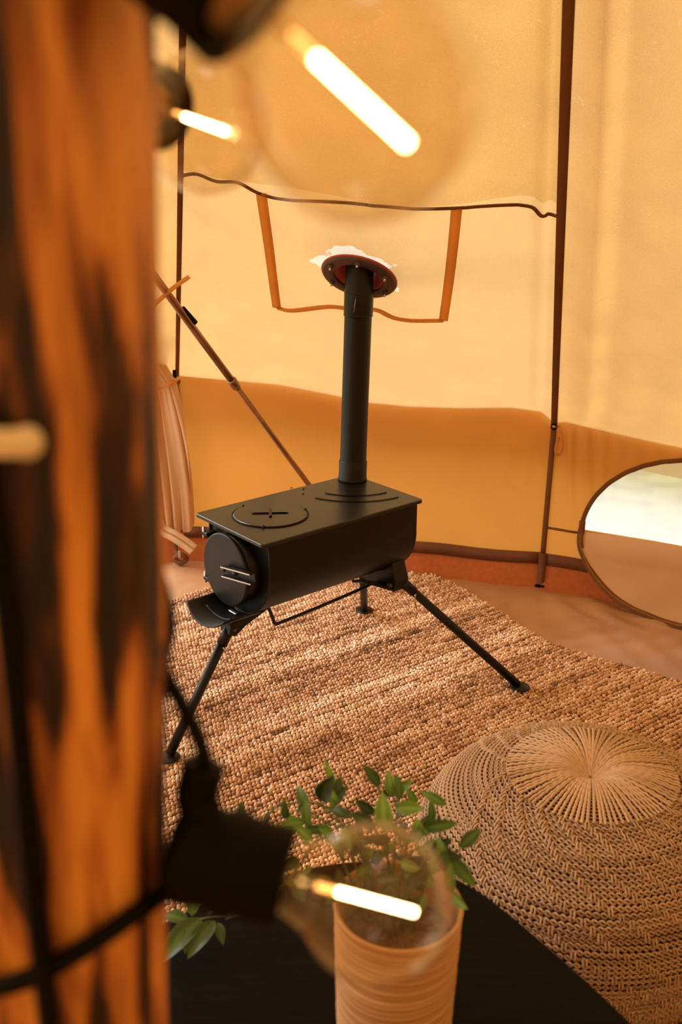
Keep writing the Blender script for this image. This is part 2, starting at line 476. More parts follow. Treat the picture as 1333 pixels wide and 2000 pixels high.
def fold_right(s, z):
    q = min(1, max(0, (z - 0.10) / 0.42))
    a = 0
    for c, w, h, sl in ((.045, .012, .016, .03), (.085, .014, .018, .05), (.13, .012, .012, .02), (.17, .012, .008, .01), (.215, .011, .007, 0), (.255, .011, .006, 0), (.30, .012, .006, 0), (.35, .013, .005, 0)):
        a += h * math.exp(-((s - c + sl * (1 - q) * -1) / w) ** 2) * q ** 1.5
    return a + 0.003 * math.sin(16 * s)
def roof_pt(k, s, t, fold=True):
    """s 0..1 across the panel, t 0 at the eave .. 1 at the apex"""
    b = node(k).lerp(node(k + 1), s); n = inward(k, s)
    e = Vector((b.x, b.y, eave_z(k, s))) - n * (0.02 * math.sin(PI * s))
    a = TC + (-n) * APEX_R; a = Vector((a.x, a.y, APEX_Z))
    p = e.lerp(a, t)
    sag = -0.035 * math.sin(PI * t) - 0.022 * math.sin(PI * s) * math.sin(PI * min(1, t * 1.15)) ** 1
    base_sag = sag; sag = 0.0
    if fold:
        sag += 0.0025 * math.sin(14 * s + 5 * t) * math.sin(PI * t)
        if k == 0:   # slack creases beside the seam
            sag -= 0.024 * math.exp(-((s - 0.075 - 0.02 * t) / 0.022) ** 2)
            sag += 0.016 * math.exp(-((s - 0.13 - 0.05 * t) / 0.03) ** 2)
            sag -= 0.018 * math.exp(-((s - 0.26 - 0.25 * t) / 0.04) ** 2) * max(0, 1 - 3.0 * t)
            sag -= 0.016 * math.exp(-((s - 0.40 - 0.25 * t) / 0.05) ** 2) * max(0, 1 - 3.0 * t)
        if k == -1:
            sag -= 0.014 * math.exp(-((s - 0.955 + 0.01 * t) / 0.016) ** 2)
            sag -= 0.006 * math.exp(-((s - 0.90 + 0.04 * t) / 0.02) ** 2) * max(0, 1 - 3 * t)
            sag -= 0.006 * math.exp(-((s - 0.05 - 0.1 * t) / 0.03) ** 2) * max(0, 1 - 2 * t)
    sag = base_sag + sag * min(1, t / 0.04)
    return p + Vector((0, 0, sag))
def roof_n(k, s, t):
    d = 1e-3
    a = roof_pt(k, min(1, s + d), t, False) - roof_pt(k, max(0, s - d), t, False)
    b = roof_pt(k, s, t + d, False) - roof_pt(k, s, t - d, False)
    n = a.cross(b).normalized()
    return n if n.z < 0 else -n
HEM = 0.105
# floor: groundsheet following the wall line, slightly rumpled near the edge
fv = []; ff = []
rings = [0.0, 0.3, 0.55, 0.65] + [0.70 + 0.30 * i / 44 for i in range(45)]
NPS = 48; NA = 14 * NPS
PEG = Vector((0.665, 3.03))
CREASE = [(math.radians(a), w, h, ln) for a, w, h, ln in ((-100, .020, .010, .16), (-78, .016, .009, .20), (-62, .014, .012, .30), (-48, .016, .010, .42), (-37, .018, .014, .55), (-27, .016, .008, .5), (-122, .018, .008, .25), (-140, .02, .010, .35), (-158, .02, .006, .4))]
def floor_z(x, y, q):
    if q < .66: return 0.0
    edge = min(1, (q - .66) / .12) * min(1, max(0, (1.0 - q) / .03))
    z = 0.0
    dx, dy = x - PEG.x, y - PEG.y; r = math.hypot(dx, dy); a = math.atan2(dy, dx)
    if r < .7:
        for ca_, w, h, ln in CREASE:
            dd = r * math.sin(a - ca_)
            if math.cos(a - ca_) > 0 and r < ln: z += h * math.exp(-(dd / (w * (.35 + r * 1.6))) ** 2) * math.sin(PI * min(1, r / ln)) ** .7
    z += .0045 * abs(math.sin(17 * x + 9 * y + 2 * math.sin(7 * x))) ** 3 + .004 * abs(math.sin(11 * y - 13 * x + 3 * math.sin(9 * y + 1))) ** 4 + .003 * abs(math.sin(31 * x - 19 * y + 2 * math.sin(13 * y))) ** 5
    return z * edge
for ri, q in enumerate(rings):
    for i in range(NA):
        k = i // NPS - 6; s = (i % NPS) / NPS
        e = wall_pt(k, s, 0); p = TC.lerp(e, q)
        fv.append(Vector((p.x, p.y, floor_z(p.x, p.y, q))))
for ri in range(1, len(rings) - 1):
    for i in range(NA):
        j = (i + 1) % NA
        ff.append((ri * NA + i, (ri + 1) * NA + i, (ri + 1) * NA + j, ri * NA + j))
ff.append(tuple(range(NA, 2 * NA)))
floor = struct(mk('floor', fv, ff, 'floor'), 'tan coated groundsheet floor of the tent')
# creases raised in the groundsheet near the pegged corner
lawn = struct(mk('lawn', *grid(lambda u, v: Vector((-30 + 60 * u, -30 + 60 * v, -0.03)), 4, 4), 'lawn'), 'pale lawn outside the tent openings')

ceiling = struct(empty('ceiling', (TC.x, TC.y, 0)), 'sloping golden cotton canvas roof of the bell tent')
def to_local(o, parent):
    """o's mesh is in world space: keep it there under a moved parent"""
    o.parent = parent
    o.matrix_parent_inverse = Matrix.Translation(parent.location).inverted()
    return o
DOOR = -2   # the panel with the open door, left of the stove
OPEN = (-4, -3)   # unseen left panels, opened up to let more daylight in from the left
def add_roof_panel(k, nu, nv):
    if k != DOOR and k not in OPEN:
        o = mk('roof_panel', *grid(lambda u, v: roof_pt(k, u, v), nu, nv), 'flue_canvas' if k == -1 else 'canvas')
        if k == -1:      # above the cross seam the canvas takes a more orange tone
            o.data.materials.append(M['upper_canvas'])
            for i, pg in enumerate(o.data.polygons):
                if (i // nu + .5) / nv > 0.362: pg.material_index = 1
        return to_local(o, ceiling)
    TV = 0.36 if k == DOOR else 0.55
    for side in (0, 1):
        def fn(u, v):
            e = 0.5 * min(1, v / TV)
            e = max(e, 0.02)
            s = (1 - u * e) if side else u * e
            return roof_pt(k, s, v)
        to_local(mk('roof_panel', *grid(fn, 24, 60), 'canvas'), ceiling)
for k in range(-6, 8):
    add_roof_panel(k, 110 if k in (-1, 0) else 16, 90 if k in (-1, 0) else 16)
for k in range(-6, 8):
    ts = [i / 40 * 0.985 for i in range(41)]
    P = [roof_pt(k, 0, t, False) + roof_n(k, 0.0, max(t, .002)) * 0.004 + Vector((0, 0, 0.0)) for t in ts]
    nn = [(roof_n(k, 0.0, max(t, .002)) + roof_n(k - 1, 1.0, max(t, .002))).normalized() for t in ts]
    o = to_local(mk('seam_tape', *strip(P, nn, 0.013 if k == -1 else 0.021, 0.003), 'tape'), ceiling); bevel(o, 0.0012, 1)
# horizontal seam of the roof cloth above the flue patch, and the patch's taped edges
def roof_line(k, pts, n=10):
    pp = spline([(a, b, 0) for a, b in pts], n)
    return [(p.x, p.y) for p in pp]
def roof_tape(name, k, pts, width, m, lift=0.0035):
    st = roof_line(k, pts)
    P = [roof_pt(k, s, t) + roof_n(k, s, t) * lift for s, t in st]
    nn = [roof_n(k, s, t) for s, t in st]
    return to_local(mk(name, *strip(P, nn, width, 0.0025), m), ceiling)
roof_tape('cross_seam', -1, [(.0, .362), (.045, .3676), (.102, .3643), (.158, .3666), (.2144, .358), (.284, .354), (.394, .360), (.503, .366), (.611, .3667), (.75, .364), (.8215, .3616), (.9246, .3568), (.970, .353), (1.0, .3577)], 0.009, 'tape')
roof_tape('patch_tape', -1, [(.2213, .3584), (.2454, .2872), (.2699, .1885)], 0.024, 'amber_tape')
roof_tape('patch_tape', -1, [(.7354, .3638), (.7241, .2879), (.7095, .2042)], 0.024, 'amber_tape')
roof_tape('patch_tape', -1, [(.2699, .1885), (.3074, .1874), (.4008, .2065), (.4556, .2114), (.5305, .2178), (.5919, .2051), (.7095, .2042)], 0.018, 'amber_tape')

# walls
def wall_grid(k, nu, nv, fold=None, z0=HEM):
    return grid(lambda u, v: wall_pt(k, u, z0 + (eave_z(k, u) + .012 - z0) * v, fold) if fold else wall_pt(k, u, z0 + (eave_z(k, u) + .012 - z0) * v), nu, nv)
def eave_fix(v, k):  # the wall hangs from the roof's lower edge
    return v
wall_back = struct(mk('wall_back', *wall_grid(-1, 140, 40, lambda s, z: fold_back(s, z) * min(1, max(0, (eave_z(-1, s) - z) / 0.03)) * min(1, max(0, (z - HEM) / 0.05))), 'wall_cloth'), 'low ochre cloth wall behind the black stove')
# right wall with a half-moon window
WIN_S0, WIN_S1, WIN_Z = 0.0966, 0.70, 0.218   # s across the 1.253 m panel
WIN_A = [(0, 0), (.02, .105), (.06, .15), (.116, .186), (.21, .239), (.33, .270), (.5, .285)]
def arc_h(u):
    u = min(u, 1 - u)
    # superellipse arch
    x = 1 - 2 * u
    return 0.283 * max(0.0, 1 - x ** 2.15) ** 0.5
NW = 72
US = [0.5 - 0.5 * math.cos(PI * i / NW) for i in range(NW + 1)]
def wr(s, z): return wall_pt(0, s, z, lambda a, b: fold_right(a, b) * min(1, max(0, (eave_z(0, a) - b) / 0.02)) * min(1, max(0, (b - HEM) / 0.05)))
mb = MB()
mb.add(*grid(lambda u, v: wr(u * WIN_S0, HEM + (eave_z(0, u * WIN_S0) + .012 - HEM) * v), 40, 40))
mb.add(*grid(lambda u, v: wr(WIN_S1 + u * (1 - WIN_S1), HEM + (eave_z(0, WIN_S1 + u * (1 - WIN_S1)) - HEM) * v), 16, 16))
def winS(u): return WIN_S0 + (WIN_S1 - WIN_S0) * u
mb.add(*grid(lambda u, v: wr(winS(US[round(u * NW)]), HEM + (WIN_Z - HEM) * v), NW, 8))
def upper(u, v):
    uu = US[round(u * NW)]; s = winS(uu); z0 = WIN_Z + arc_h(uu)
    return wr(s, z0 + (eave_z(0, s) + .012 - z0) * v)
mb.add(*grid(upper, NW, 24))
wall_right = struct(mb.build('wall_right', 'wall_cloth'), 'ochre cloth wall with the half-moon window')
window = struct(empty('window_1', wall_pt(0, 0.4, 0)), 'half-moon tent window with net and unzipped flap')
def inn(k, s): return inward(k, s)
# net pane
to_local(mk('net_pane', *grid(lambda u, v: wr(winS(US[round(u * NW)]), WIN_Z + arc_h(US[round(u * NW)]) * v) - inn(0, .4) * 0.006, NW, 10), 'net'), window)
rimP = [wr(winS(u), WIN_Z + arc_h(u)) + inn(0, .4) * 0.004 for u in US]
o = to_local(mk('window_binding', *strip(rimP, inn(0, .4), 0.015, 0.004), 'tape'), window); bevel(o, .0015, 1)
# the flap, unzipped and hanging inwards from the lower edge
N0 = inn(0, .4)
def flap(u, v):
    uu = US[round(u * NW)]; s = winS(uu); d = arc_h(uu) * v
    p = wall_pt(0, s, WIN_Z)
    drop = d * 0.745
    out = 0.012 * math.sin(PI * min(1, d / .1)) + 0.50 * d + 0.004 * math.sin(25 * uu + 9 * v) * v
    zz = max(0.012, WIN_Z - drop)
    if WIN_Z - drop < 0.012: out += (drop - WIN_Z + 0.012)
    return Vector((p.x, p.y, zz)) + N0 * out
to_local(mk('window_flap', *grid(flap, NW, 26), 'curtain_cloth'), window)
zp = [flap(i / NW, 1.0) for i in range(NW + 1)]
to_local(mk('zip_tape', *strip([p + Vector((0, 0, .002)) for p in zp], (N0 * 0.6 + Vector((0, 0, 0.8))), 0.020, 0.003), 'tape'), window)
teeth = MB()
for i, p in enumerate(spline(zp[2:-2], 5)):
    if i % 2 == 0: teeth.add(*box(0, 0, 0, .005, .005, .003, Matrix.Translation(p + N0 * .004 + Vector((0, 0, .006)))))
tt = to_local(teeth.build('zip_teeth', 'brass', smooth=False), window); tt['kind'] = 'stuff'
# short cross tape and the corner tab of the window
P = [wr(s, 0.205 + 0.02 * s) + N0 * .004 for s in [i / 10 * 0.10 for i in range(11)]]
to_local(mk('wall_tape', *strip(P, N0, 0.008, 0.002), 'tape'), wall_right)
P = [wr(0.098, z) + N0 * .006 for z in (.20, .215, .235, .25)]
to_local(mk('corner_tab', *strip(P, N0, 0.02, 0.004), 'tape'), window)
wall_left = struct(empty('wall_left', (TC.x, TC.y, 0)), 'remaining ochre cloth wall panels around the tent')
for k in range(-6, 8):
    if k in (-1, 0, DOOR) + OPEN: continue
    to_local(mk('wall_panel', *wall_grid(k, 16, 6), 'wall_cloth'), wall_left)
# wall seams, hem and rust-coloured groundsheet edge
def owner(k): return {-1: wall_back, 0: wall_right}.get(k, wall_left)
for k in range(-6, 8):
    n = inward(k, 0)
    P = [wall_pt(k, 0, z) + n * .006 for z in [HEM + (eave_z(k, 0) - .01 - HEM) * i / 12 for i in range(13)]]
    to_local(mk('wall_seam', *strip(P, n, 0.018, 0.003), 'tape'), owner(k) if k != DOOR else wall_left)
    ss = [i / 24 for i in range(25)]
    if k != DOOR and k not in OPEN:
        P = [wall_pt(k, s, HEM - .012 + .003 * math.sin(20 * s)) + inward(k, s) * .006 for s in ss]
        to_local(mk('hem_band', *strip(P, [inward(k, s) for s in ss], 0.042, 0.004), 'hem'), owner(k))
    to_local(mk('groundsheet_edge', *grid(lambda u, v: wall_pt(k, u, 0.0 + v * (HEM - 0.01)) + inward(k, u) * (0.05 * (1 - v) ** 2 + .006 * math.sin(30 * u) * (1 - v)), 30, 6), 'bucket'), owner(k))
# cloth valance outside: the roof's edge hangs a hand's breadth over the wall
for k in range(-6, 8):
    if k == DOOR or k in OPEN: continue
    def val(u, v):
        e = roof_pt(k, u, 0, False); return e - inward(k, u) * (0.02 + 0.10 * v) + Vector((0, 0, -0.13 * v))
    to_local(mk('eave_valance', *grid(val, 24, 4), 'canvas'), ceiling)
# grommet ring, loop and peg straps at the right seam
n0 = inward(0, 0)
p = wall_pt(0, 0, .552) + n0 * .02
v, f = [], []
mt = Matrix.Translation(p) @ frame_z(n0)
ringp = [mt @ Vector((.0085 * math.cos(a), .0085 * math.sin(a), 0)) for a in [2 * PI * i / 24 for i in range(25)]]
to_local(mk('grommet_ring', *tube(ringp, 0.0026, 8, False), 'rubber'), wall_right)
lp = spline([wall_pt(0, .012, .556) + n0 * .012, wall_pt(0, .022, .53) + n0 * .02, wall_pt(0, .026, .49) + n0 * .02, wall_pt(0, .018, .463) + n0 * .018, wall_pt(0, .010, .478) + n0 * .016, wall_pt(0, .014, .52) + n0 * .014], 6)
to_local(mk('fabric_loop', *strip(lp, n0, 0.010, 0.002), 'amber_tape'), wall_right)
P = [wall_pt(0, 0.0, .115) + n0 * .012, wall_pt(0, 0.0, .07) + n0 * .016, wall_pt(0, 0, .03) + n0 * .03, wall_pt(0, 0, .006) + n0 * .035]
to_local(mk('peg_strap', *strip(spline(P, 5), n0, 0.026, 0.003), 'hem'), wall_right)
o = to_local(mk('strap_buckle', *box(0, 0, 0, .034, .012, .012, Matrix.Translation(P[-1] + n0 * .004) @ Matrix.Rotation(-0.45, 4, 'Z')), 'rubber', smooth=False), wall_right); bevel(o, .003, 2)

# ------------------------------------------------------------------ door side: curtain, zip flap, leaning pole
door = struct(empty('door_1', (-0.62, 3.22, 0)), 'open tent door with the gathered curtain')
def curtain(u, v):
    # v 0 bottom .. .72 tie .. 1 top
    if v < .72:
        q = v / .72; z = 0.135 + (0.645 - 0.135) * q
        w = 0.190 - 0.07 * q ** 2.5 + 0.02 * math.sin(PI * q); x0 = -0.605 - 0.012 * q
        y0 = 3.235
        amp = 0.030 * (1 - 0.5 * q)
    else:
        q = (v - .72) / .28; z = 0.645 + 0.31 * q; w = 0.120 + 0.06 * q; x0 = -0.617 - 0.15 * q; y0 = 3.235 - 0.20 * q
        amp = 0.015 * (1 - .5 * q)
    ph = 2 * PI * (6.6 * u + 0.7 * v + .12 * math.sin(5 * u))
    return Vector((x0 + (u - .5) * w + 0.009 * math.sin(ph + 1.3), y0 + amp * math.sin(ph) + amp * .35 * math.sin(2.3 * ph + 2 * v), z + 0.01 * math.sin(ph)))
to_local(mk('door_curtain', *grid(curtain, 180, 70), 'curtain_cloth'), door)
tie = spline([(-0.665, 3.225, .655), (-.64, 3.20, .640), (-.60, 3.195, .640), (-.56, 3.205, .650), (-.545, 3.27, .655)], 6)
to_local(mk('curtain_tie', *strip(tie, [Vector((0, -1, 0.1))] * len(tie), 0.012, 0.002), 'amber_tape'), door)
o = to_local(mk('toggle', *lathe([(.0, -.014), (.006, -.013), (.007, 0), (.006, .013), (.0, .014)], 12, Matrix.Translation((-.556, 3.245, .672))), 'rubber'), door)
zf = spline([(-.64, 3.22, .185), (-.615, 3.19, .145), (-.57, 3.17, .128), (-.53, 3.16, .105), (-.50, 3.15, .085)], 6)
to_local(mk('zip_flap', *strip(zf, [Vector((0.1, -0.8, 0.55))] * len(zf), 0.040, 0.003), 'curtain_cloth'), door)
zt = MB()
for i, p in enumerate(spline([q + Vector((0, -.004, .004)) for q in zf], 2)):
    zt.add(*box(0, 0, 0, .0025, .004, .004, Matrix.Translation(p)))
z_ = to_local(zt.build('zip_teeth', 'brass', smooth=False), door); z_['kind'] = 'stuff'
o = to_local(mk('zip_pull', *box(-.628, 3.172, .117, .010, .004, .034), 'steel', smooth=False), door); bevel(o, .0015, 2)
o = to_local(mk('zip_pull', *box(-.548, 3.135, .075, .008, .004, .026), 'steel', smooth=False), door); bevel(o, .0015, 2)
kn = spline([(-.58, 3.24, .11), (-.57, 3.20, .06), (-.545, 3.19, .05), (-.535, 3.20, .03), (-.555, 3.19, .02), (-.575, 3.195, .035), (-.555, 3.185, .055)], 6)
to_local(mk('knotted_strap', *tube(kn, 0.009, 8), 'hem'), door)
dz = [Vector(wall_pt(DOOR, s, HEM)) for s in [i / 12 for i in range(13)]]
to_local(mk('sill_zip', *strip(dz, [inward(DOOR, i / 12) for i in range(13)], 0.02, 0.003), 'tape'), door)

pole2 = tag(empty('tent_pole', (0.113, 3.12, 0)), 'slim bronze jointed tent pole leaning behind the stove', 'tent pole')
A = Vector((0.113, 3.12, 0.026)); B = Vector((-0.55, 2.19, 1.30)) if False else A.lerp(Vector((-0.473, 2.30, 1.154)), 1.06)
J = A.lerp(B, 0.641)
to_local(mk('lower_tube', *tube([A, J], .0078, 14), 'pole_metal'), pole2)
to_local(mk('upper_tube', *tube([J, B], .0095, 14), 'pole_metal'), pole2)
dj = (B - A).normalized()
to_local(mk('joint_sleeve', *tube([J - dj * .02, J - dj * .012, J + dj * .012, J + dj * .016], [.0100, .0130, .0130, .0100], 16), 'pole_metal'), pole2)
to_local(mk('pole_foot', *tube([A - dj * .008, A + dj * .03], .012, 14), 'rubber'), pole2)
tp = A.lerp(B, 0.848)
ts_ = spline([tp + Vector((.045, .03, .040)), tp + Vector((.018, -.008, .022)), tp + Vector((-.002, -.014, .006)), tp + Vector((-.03, -.010, -.018)), tp + Vector((-.075, .02, -.055))], 6)
to_local(mk('pole_tie', *strip(ts_, [Vector((0, -1, .2))] * len(ts_), .010, .002), 'amber_tape'), pole2)
o = to_local(mk('pole_clip', *tube([tp.lerp(A, .05) + Vector((.0, -.004, .016)), tp.lerp(A, .09) + Vector((.004, -.004, .018))], .007, 8), 'rubber'), pole2)

# ------------------------------------------------------------------ jute rug
ANG = math.radians(36.5)
outline = [(-1.05, 2.42), (-.75, 2.70), (-.587, 2.85), (-.43, 3.01), (-.20, 3.13), (.10, 3.20), (.27, 3.19), (.40, 3.04), (.484, 2.894), (.605, 2.67), (.72, 2.567), (.844, 2.488), (.941, 2.418), (1.15, 2.26), (1.32, 1.95), (1.30, 1.5), (1.05, .95), (.6, .62), (0, .52), (-.6, .75), (-1.1, 1.3), (-1.28, 1.9)]
rug = tag(empty('jute_rug', (0, 1.9, 0)), 'woven tan jute rug on the tent floor under the stove', 'rug')
ol = spline([(x, y, 0) for x, y in outline], 5, True)
OLX = np.array([p.x for p in ol]); OLY = np.array([p.y for p in ol])
def inside(X, Y):
    r = np.zeros(X.shape, bool); n = len(OLX); j = n - 1
    for i in range(n):
        c = ((OLY[i] > Y) != (OLY[j] > Y)) & (X < (OLX[j] - OLX[i]) * (Y - OLY[i]) / (OLY[j] - OLY[i] + 1e-12) + OLX[i])
        r ^= c; j = i
    return r
to_local(mk('rug_backing', *prism([(p.x, p.y) for p in ol], 0.002, 0.009), 'gap_shade', smooth=False), rug)
BP, RP = 0.0106, 0.0130
ii, jj = np.meshgrid(np.arange(-210, 210), np.arange(-170, 170), indexing='ij')
rowjit = rng.normal(0, .0009, 340)
a = ii * BP + (jj % 2) * BP * .5 + rng.normal(0, .0010, ii.shape)
b = jj * RP + rowjit[jj + 170] + 0.004 * np.sin(a * 3 + jj * .13) + rng.normal(0, .0006, ii.shape)
CXr, CYr = 0.1, 1.9
X = CXr + a * math.cos(ANG) - b * math.sin(ANG); Y = CYr + a * math.sin(ANG) + b * math.cos(ANG)
ok = inside(X, Y)
rowtone = np.convolve(rng.normal(0, 1, 360), [.3, .5, .3], 'same')[:340]
alongtone = rng.normal(0, 1, (64, 340))
at_ = alongtone[np.clip(((a + 2.4) / 4.8 * 64).astype(int), 0, 63), jj + 170]
tone = np.clip(0.60 + 0.17 * rowtone[jj + 170] + 0.11 * at_ + 0.12 * rng.normal(0, 1, ii.shape), 0, 1)
bx, by, tn = X[ok], Y[ok], tone[ok]
nb = len(bx)
SEG = 7
prof = [(1.0, 0.0), (0.95, 0.40), (0.62, 0.80)]
lv = []
for r, z in prof:
    for k in range(SEG):
        t_ = 2 * PI * k / SEG; lv.append((r * math.cos(t_), r * math.sin(t_), z))
lv.append((0, 0, 1.0)); lv = np.array(lv)
nvb = len(lv)
sc_a = 0.0057 * (1 + .15 * rng.normal(0, 1, nb)); sc_b = 0.0058 * (1 + .10 * rng.normal(0, 1, nb)); hh = 0.0090 * (1 + .22 * rng.normal(0, 1, nb))
rot = ANG + 0.45 + .25 * rng.normal(0, 1, nb)
lx = lv[None, :, 0] * sc_a[:, None]; ly = lv[None, :, 1] * sc_b[:, None] * .92; lz = 0.007 + lv[None, :, 2] * hh[:, None]
V = np.stack([bx[:, None] + lx * np.cos(rot)[:, None] - ly * np.sin(rot)[:, None], by[:, None] + lx * np.sin(rot)[:, None] + ly * np.cos(rot)[:, None], lz], -1).reshape(-1, 3)
q = []; tr = []
for i in range(2):
    for k in range(SEG): q.append((i * SEG + k, i * SEG + (k + 1) % SEG, (i + 1) * SEG + (k + 1) % SEG, (i + 1) * SEG + k))
for k in range(SEG): tr.append((2 * SEG + k, 2 * SEG + (k + 1) % SEG, 3 * SEG))
off = (np.arange(nb) * nvb)[:, None, None]
Q = (np.array(q)[None] + off).reshape(-1, 4); T = (np.array(tr)[None] + off).reshape(-1, 3)
o = to_local(np_mesh('woven_pile', V, Q, T, 'jute', None, np.repeat(tn, nvb)), rug); o['kind'] = 'stuff'

# ------------------------------------------------------------------ knitted pouf
PX, PY, PR, PH = 0.440, 1.478, 0.300, 0.352
pouf = tag(empty('knitted_pouf', (PX, PY, 0.014)), 'round knitted beige cord pouf on the jute rug', 'pouf')
DISC = 0.142
def prof_z(r):
    """upper outline of the cushion"""
    zc = 0.175
    z = zc + (PH - zc) * max(0, 1 - (r / PR) ** 2.3) ** (1 / 2.0)
    z -= 0.030 * math.exp(-(r / 0.034) ** 2)
    return z
outl = []   # arc-length sampled outline from disc edge over the equator to the floor
rr = [DISC + (PR - DISC) * math.sin(PI / 2 * i / 60) for i in range(61)]
outl = [(r, prof_z(r)) for r in rr]
outl[-1] = (PR, 0.175)
for i in range(1, 41):
    a_ = PI / 2 * i / 40
    outl.append((PR - 0.075 * (1 - math.cos(a_)), 0.175 - 0.172 * math.sin(a_)))
L_ = [0]
for p0, p1 in zip(outl, outl[1:]): L_.append(L_[-1] + math.hypot(p1[0] - p0[0], p1[1] - p0[1]))
def along(d):
    d = min(max(d, 0), L_[-1])
    i = int(np.searchsorted(L_, d)); i = min(max(i, 1), len(L_) - 1)
    t = (d - L_[i - 1]) / (L_[i] - L_[i - 1] + 1e-12)
    p = (outl[i - 1][0] + (outl[i][0] - outl[i - 1][0]) * t, outl[i - 1][1] + (outl[i][1] - outl[i - 1][1]) * t)
    tg = (outl[i][0] - outl[i - 1][0], outl[i][1] - outl[i - 1][1]); m_ = math.hypot(*tg) + 1e-12
    return p, (tg[0] / m_, tg[1] / m_), (-tg[1] / m_ , tg[0] / m_)
def lump(th): return 1 + 0.018 * math.sin(2 * th + .6) + 0.012 * math.sin(3 * th + 2)
core = [(0.0005, prof_z(0) - .012)] + [(r, prof_z(r) - .010) for r in [0.01, .02, .03, .05, .08, .11, DISC]] + [(max(.01, p[0] - .008), max(.002, p[1] - (.008 if i < 60 else 0))) for i, p in enumerate(outl[3:])]
v, f = lathe(core, 96)
v = [Vector((p.x * lump(math.atan2(p.y, p.x)), p.y * lump(math.atan2(p.y, p.x)), p.z)) for p in v]
o = mk('cushion', v, f + [tuple(range((len(core) - 1) * 96, len(core) * 96))], 'gap_shade', pouf)
def np_tube(P, rad, nrm_hint, seg=5, closed=False):
    """P (n,3) -> verts, quads"""
    n = len(P)
    t = np.roll(P, -1, 0) - np.roll(P, 1, 0)
    if not closed: t[0] = P[1] - P[0]; t[-1] = P[-1] - P[-2]
    t /= np.linalg.norm(t, axis=1)[:, None] + 1e-12
    nh = nrm_hint - t * (nrm_hint * t).sum(1)[:, None]; nh /= np.linalg.norm(nh, axis=1)[:, None] + 1e-12
    bn = np.cross(t, nh)
    ang = 2 * PI * np.arange(seg) / seg
    V = P[:, None, :] + rad * (nh[:, None, :] * np.cos(ang)[None, :, None] + bn[:, None, :] * np.sin(ang)[None, :, None])
    idx = np.arange(n if closed else n - 1); nx = (idx + 1) % n
    k = np.arange(seg); k2 = (k + 1) % seg
    Qd = np.stack([idx[:, None] * seg + k, idx[:, None] * seg + k2, nx[:, None] * seg + k2, nx[:, None] * seg + k], -1).reshape(-1, 4)
    return V.reshape(-1, 3), Qd
class Acc:
    def __init__(s): s.V = []; s.Q = []; s.T = []; s.n = 0
    def add(s, V, Q, tone):
        s.V.append(V); s.Q.append(Q + s.n); s.T.append(np.full(len(V), tone)); s.n += len(V)
    def build(s, name, m, parent):
        o = np_mesh(name, np.concatenate(s.V), np.concatenate(s.Q), np.zeros((0, 3), int), m, parent, np.concatenate(s.T)); o['kind'] = 'stuff'; return o
acc = Acc(); STEP = 0.0096; nrow = int(L_[-1] / STEP)
for r_i in range(nrow):
    d = (r_i + .35) * STEP
    (r0, z0), tg, nm = along(d)
    ns = int(2 * PI * r0 / 0.0115); n = ns * 6
    th = 2 * PI * np.arange(n) / n + r_i * .13
    ph = th * ns
    lum = 1 + 0.018 * np.sin(2 * th + .6) + 0.012 * np.sin(3 * th + 2)
    for sgn in (0, 1):
        du = 0.0016 * np.sin(ph + sgn * 2.2) + (0.0024 if sgn else -0.0016) + .0011 * np.sin(th * 5 + r_i)
        dn = 0.0013 * np.cos(ph + sgn * 2.2) - (.0012 if sgn else 0)
        rad_ = (r0 + tg[0] * du + nm[0] * dn) * lum; zz = z0 + tg[1] * du + nm[1] * dn
        P = np.stack([rad_ * np.cos(th), rad_ * np.sin(th), zz], -1)
        nh = np.stack([nm[0] * np.cos(th), nm[0] * np.sin(th), np.full(n, nm[1])], -1)
        acc.add(*np_tube(P, 0.0020, nh, 5, True), float(np.clip(.5 + .13 * rng.normal() - .12 * sgn, 0, 1)))
acc.build('knitted_rows', 'cord', pouf)
acc = Acc()
NL = 24
for r_i in range(nrow - 1):       # the raised double ladder stitches that step diagonally round the pouf
    d = (r_i + .35) * STEP
    for c in range(NL):
        half = c >= NL // 2
        th0 = 2 * PI * (c + (0.19 * r_i if half else -0.19 * r_i) + .05 * math.sin(c * 7 + r_i)) / NL
        for w in (-1, 1):
            pts = []; nhs = []
            for q_ in range(6):
                t = q_ / 5
                (r0, z0), tg, nm = along(d - STEP * .30 + STEP * 1.45 * t)
                hgt = 0.0026 * math.sin(PI * t) ** .6 + .0004
                th = th0 + w * 0.0027 / r0 + .004 * t * (1 if half else -1)
                lm = lump(th)
                pts.append(((r0 + nm[0] * hgt) * math.cos(th) * lm, (r0 + nm[0] * hgt) * math.sin(th) * lm, z0 + nm[1] * hgt)); nhs.append((nm[0] * math.cos(th), nm[0] * math.sin(th), nm[1]))
            acc.add(*np_tube(np.array(pts), .0017, np.array(nhs), 5), float(np.clip(.58 + .13 * rng.normal(), 0, 1)))
acc.build('ladder_stitches', 'cord', pouf)
acc = Acc(); NSP = 96
for c in range(NSP):              # radial cords of the crown
    th = 2 * PI * (c + .12 * rng.normal()) / NSP
    rs = np.linspace(0.004, DISC + .004, 26)
    tw = th + 0.10 * np.exp(-rs / .03) * (1 if c % 2 else -.6)
    zz = np.array([prof_z(r) for r in rs]) + 0.0018 + .0012 * np.sin(rs * 700 + c)
    lm = 1 + 0.018 * np.sin(2 * th + .6) + 0.012 * np.sin(3 * th + 2)
    P = np.stack([rs * np.cos(tw) * lm, rs * np.sin(tw) * lm, zz], -1)
    acc.add(*np_tube(P, 0.0027, np.tile([0, 0, 1.0], (26, 1)), 5), float(np.clip(.86 + .12 * rng.normal(), 0, 1)))  # crown toned lighter than the knitted rows
acc.build('crown_cords', 'cord', pouf)
acc = Acc()
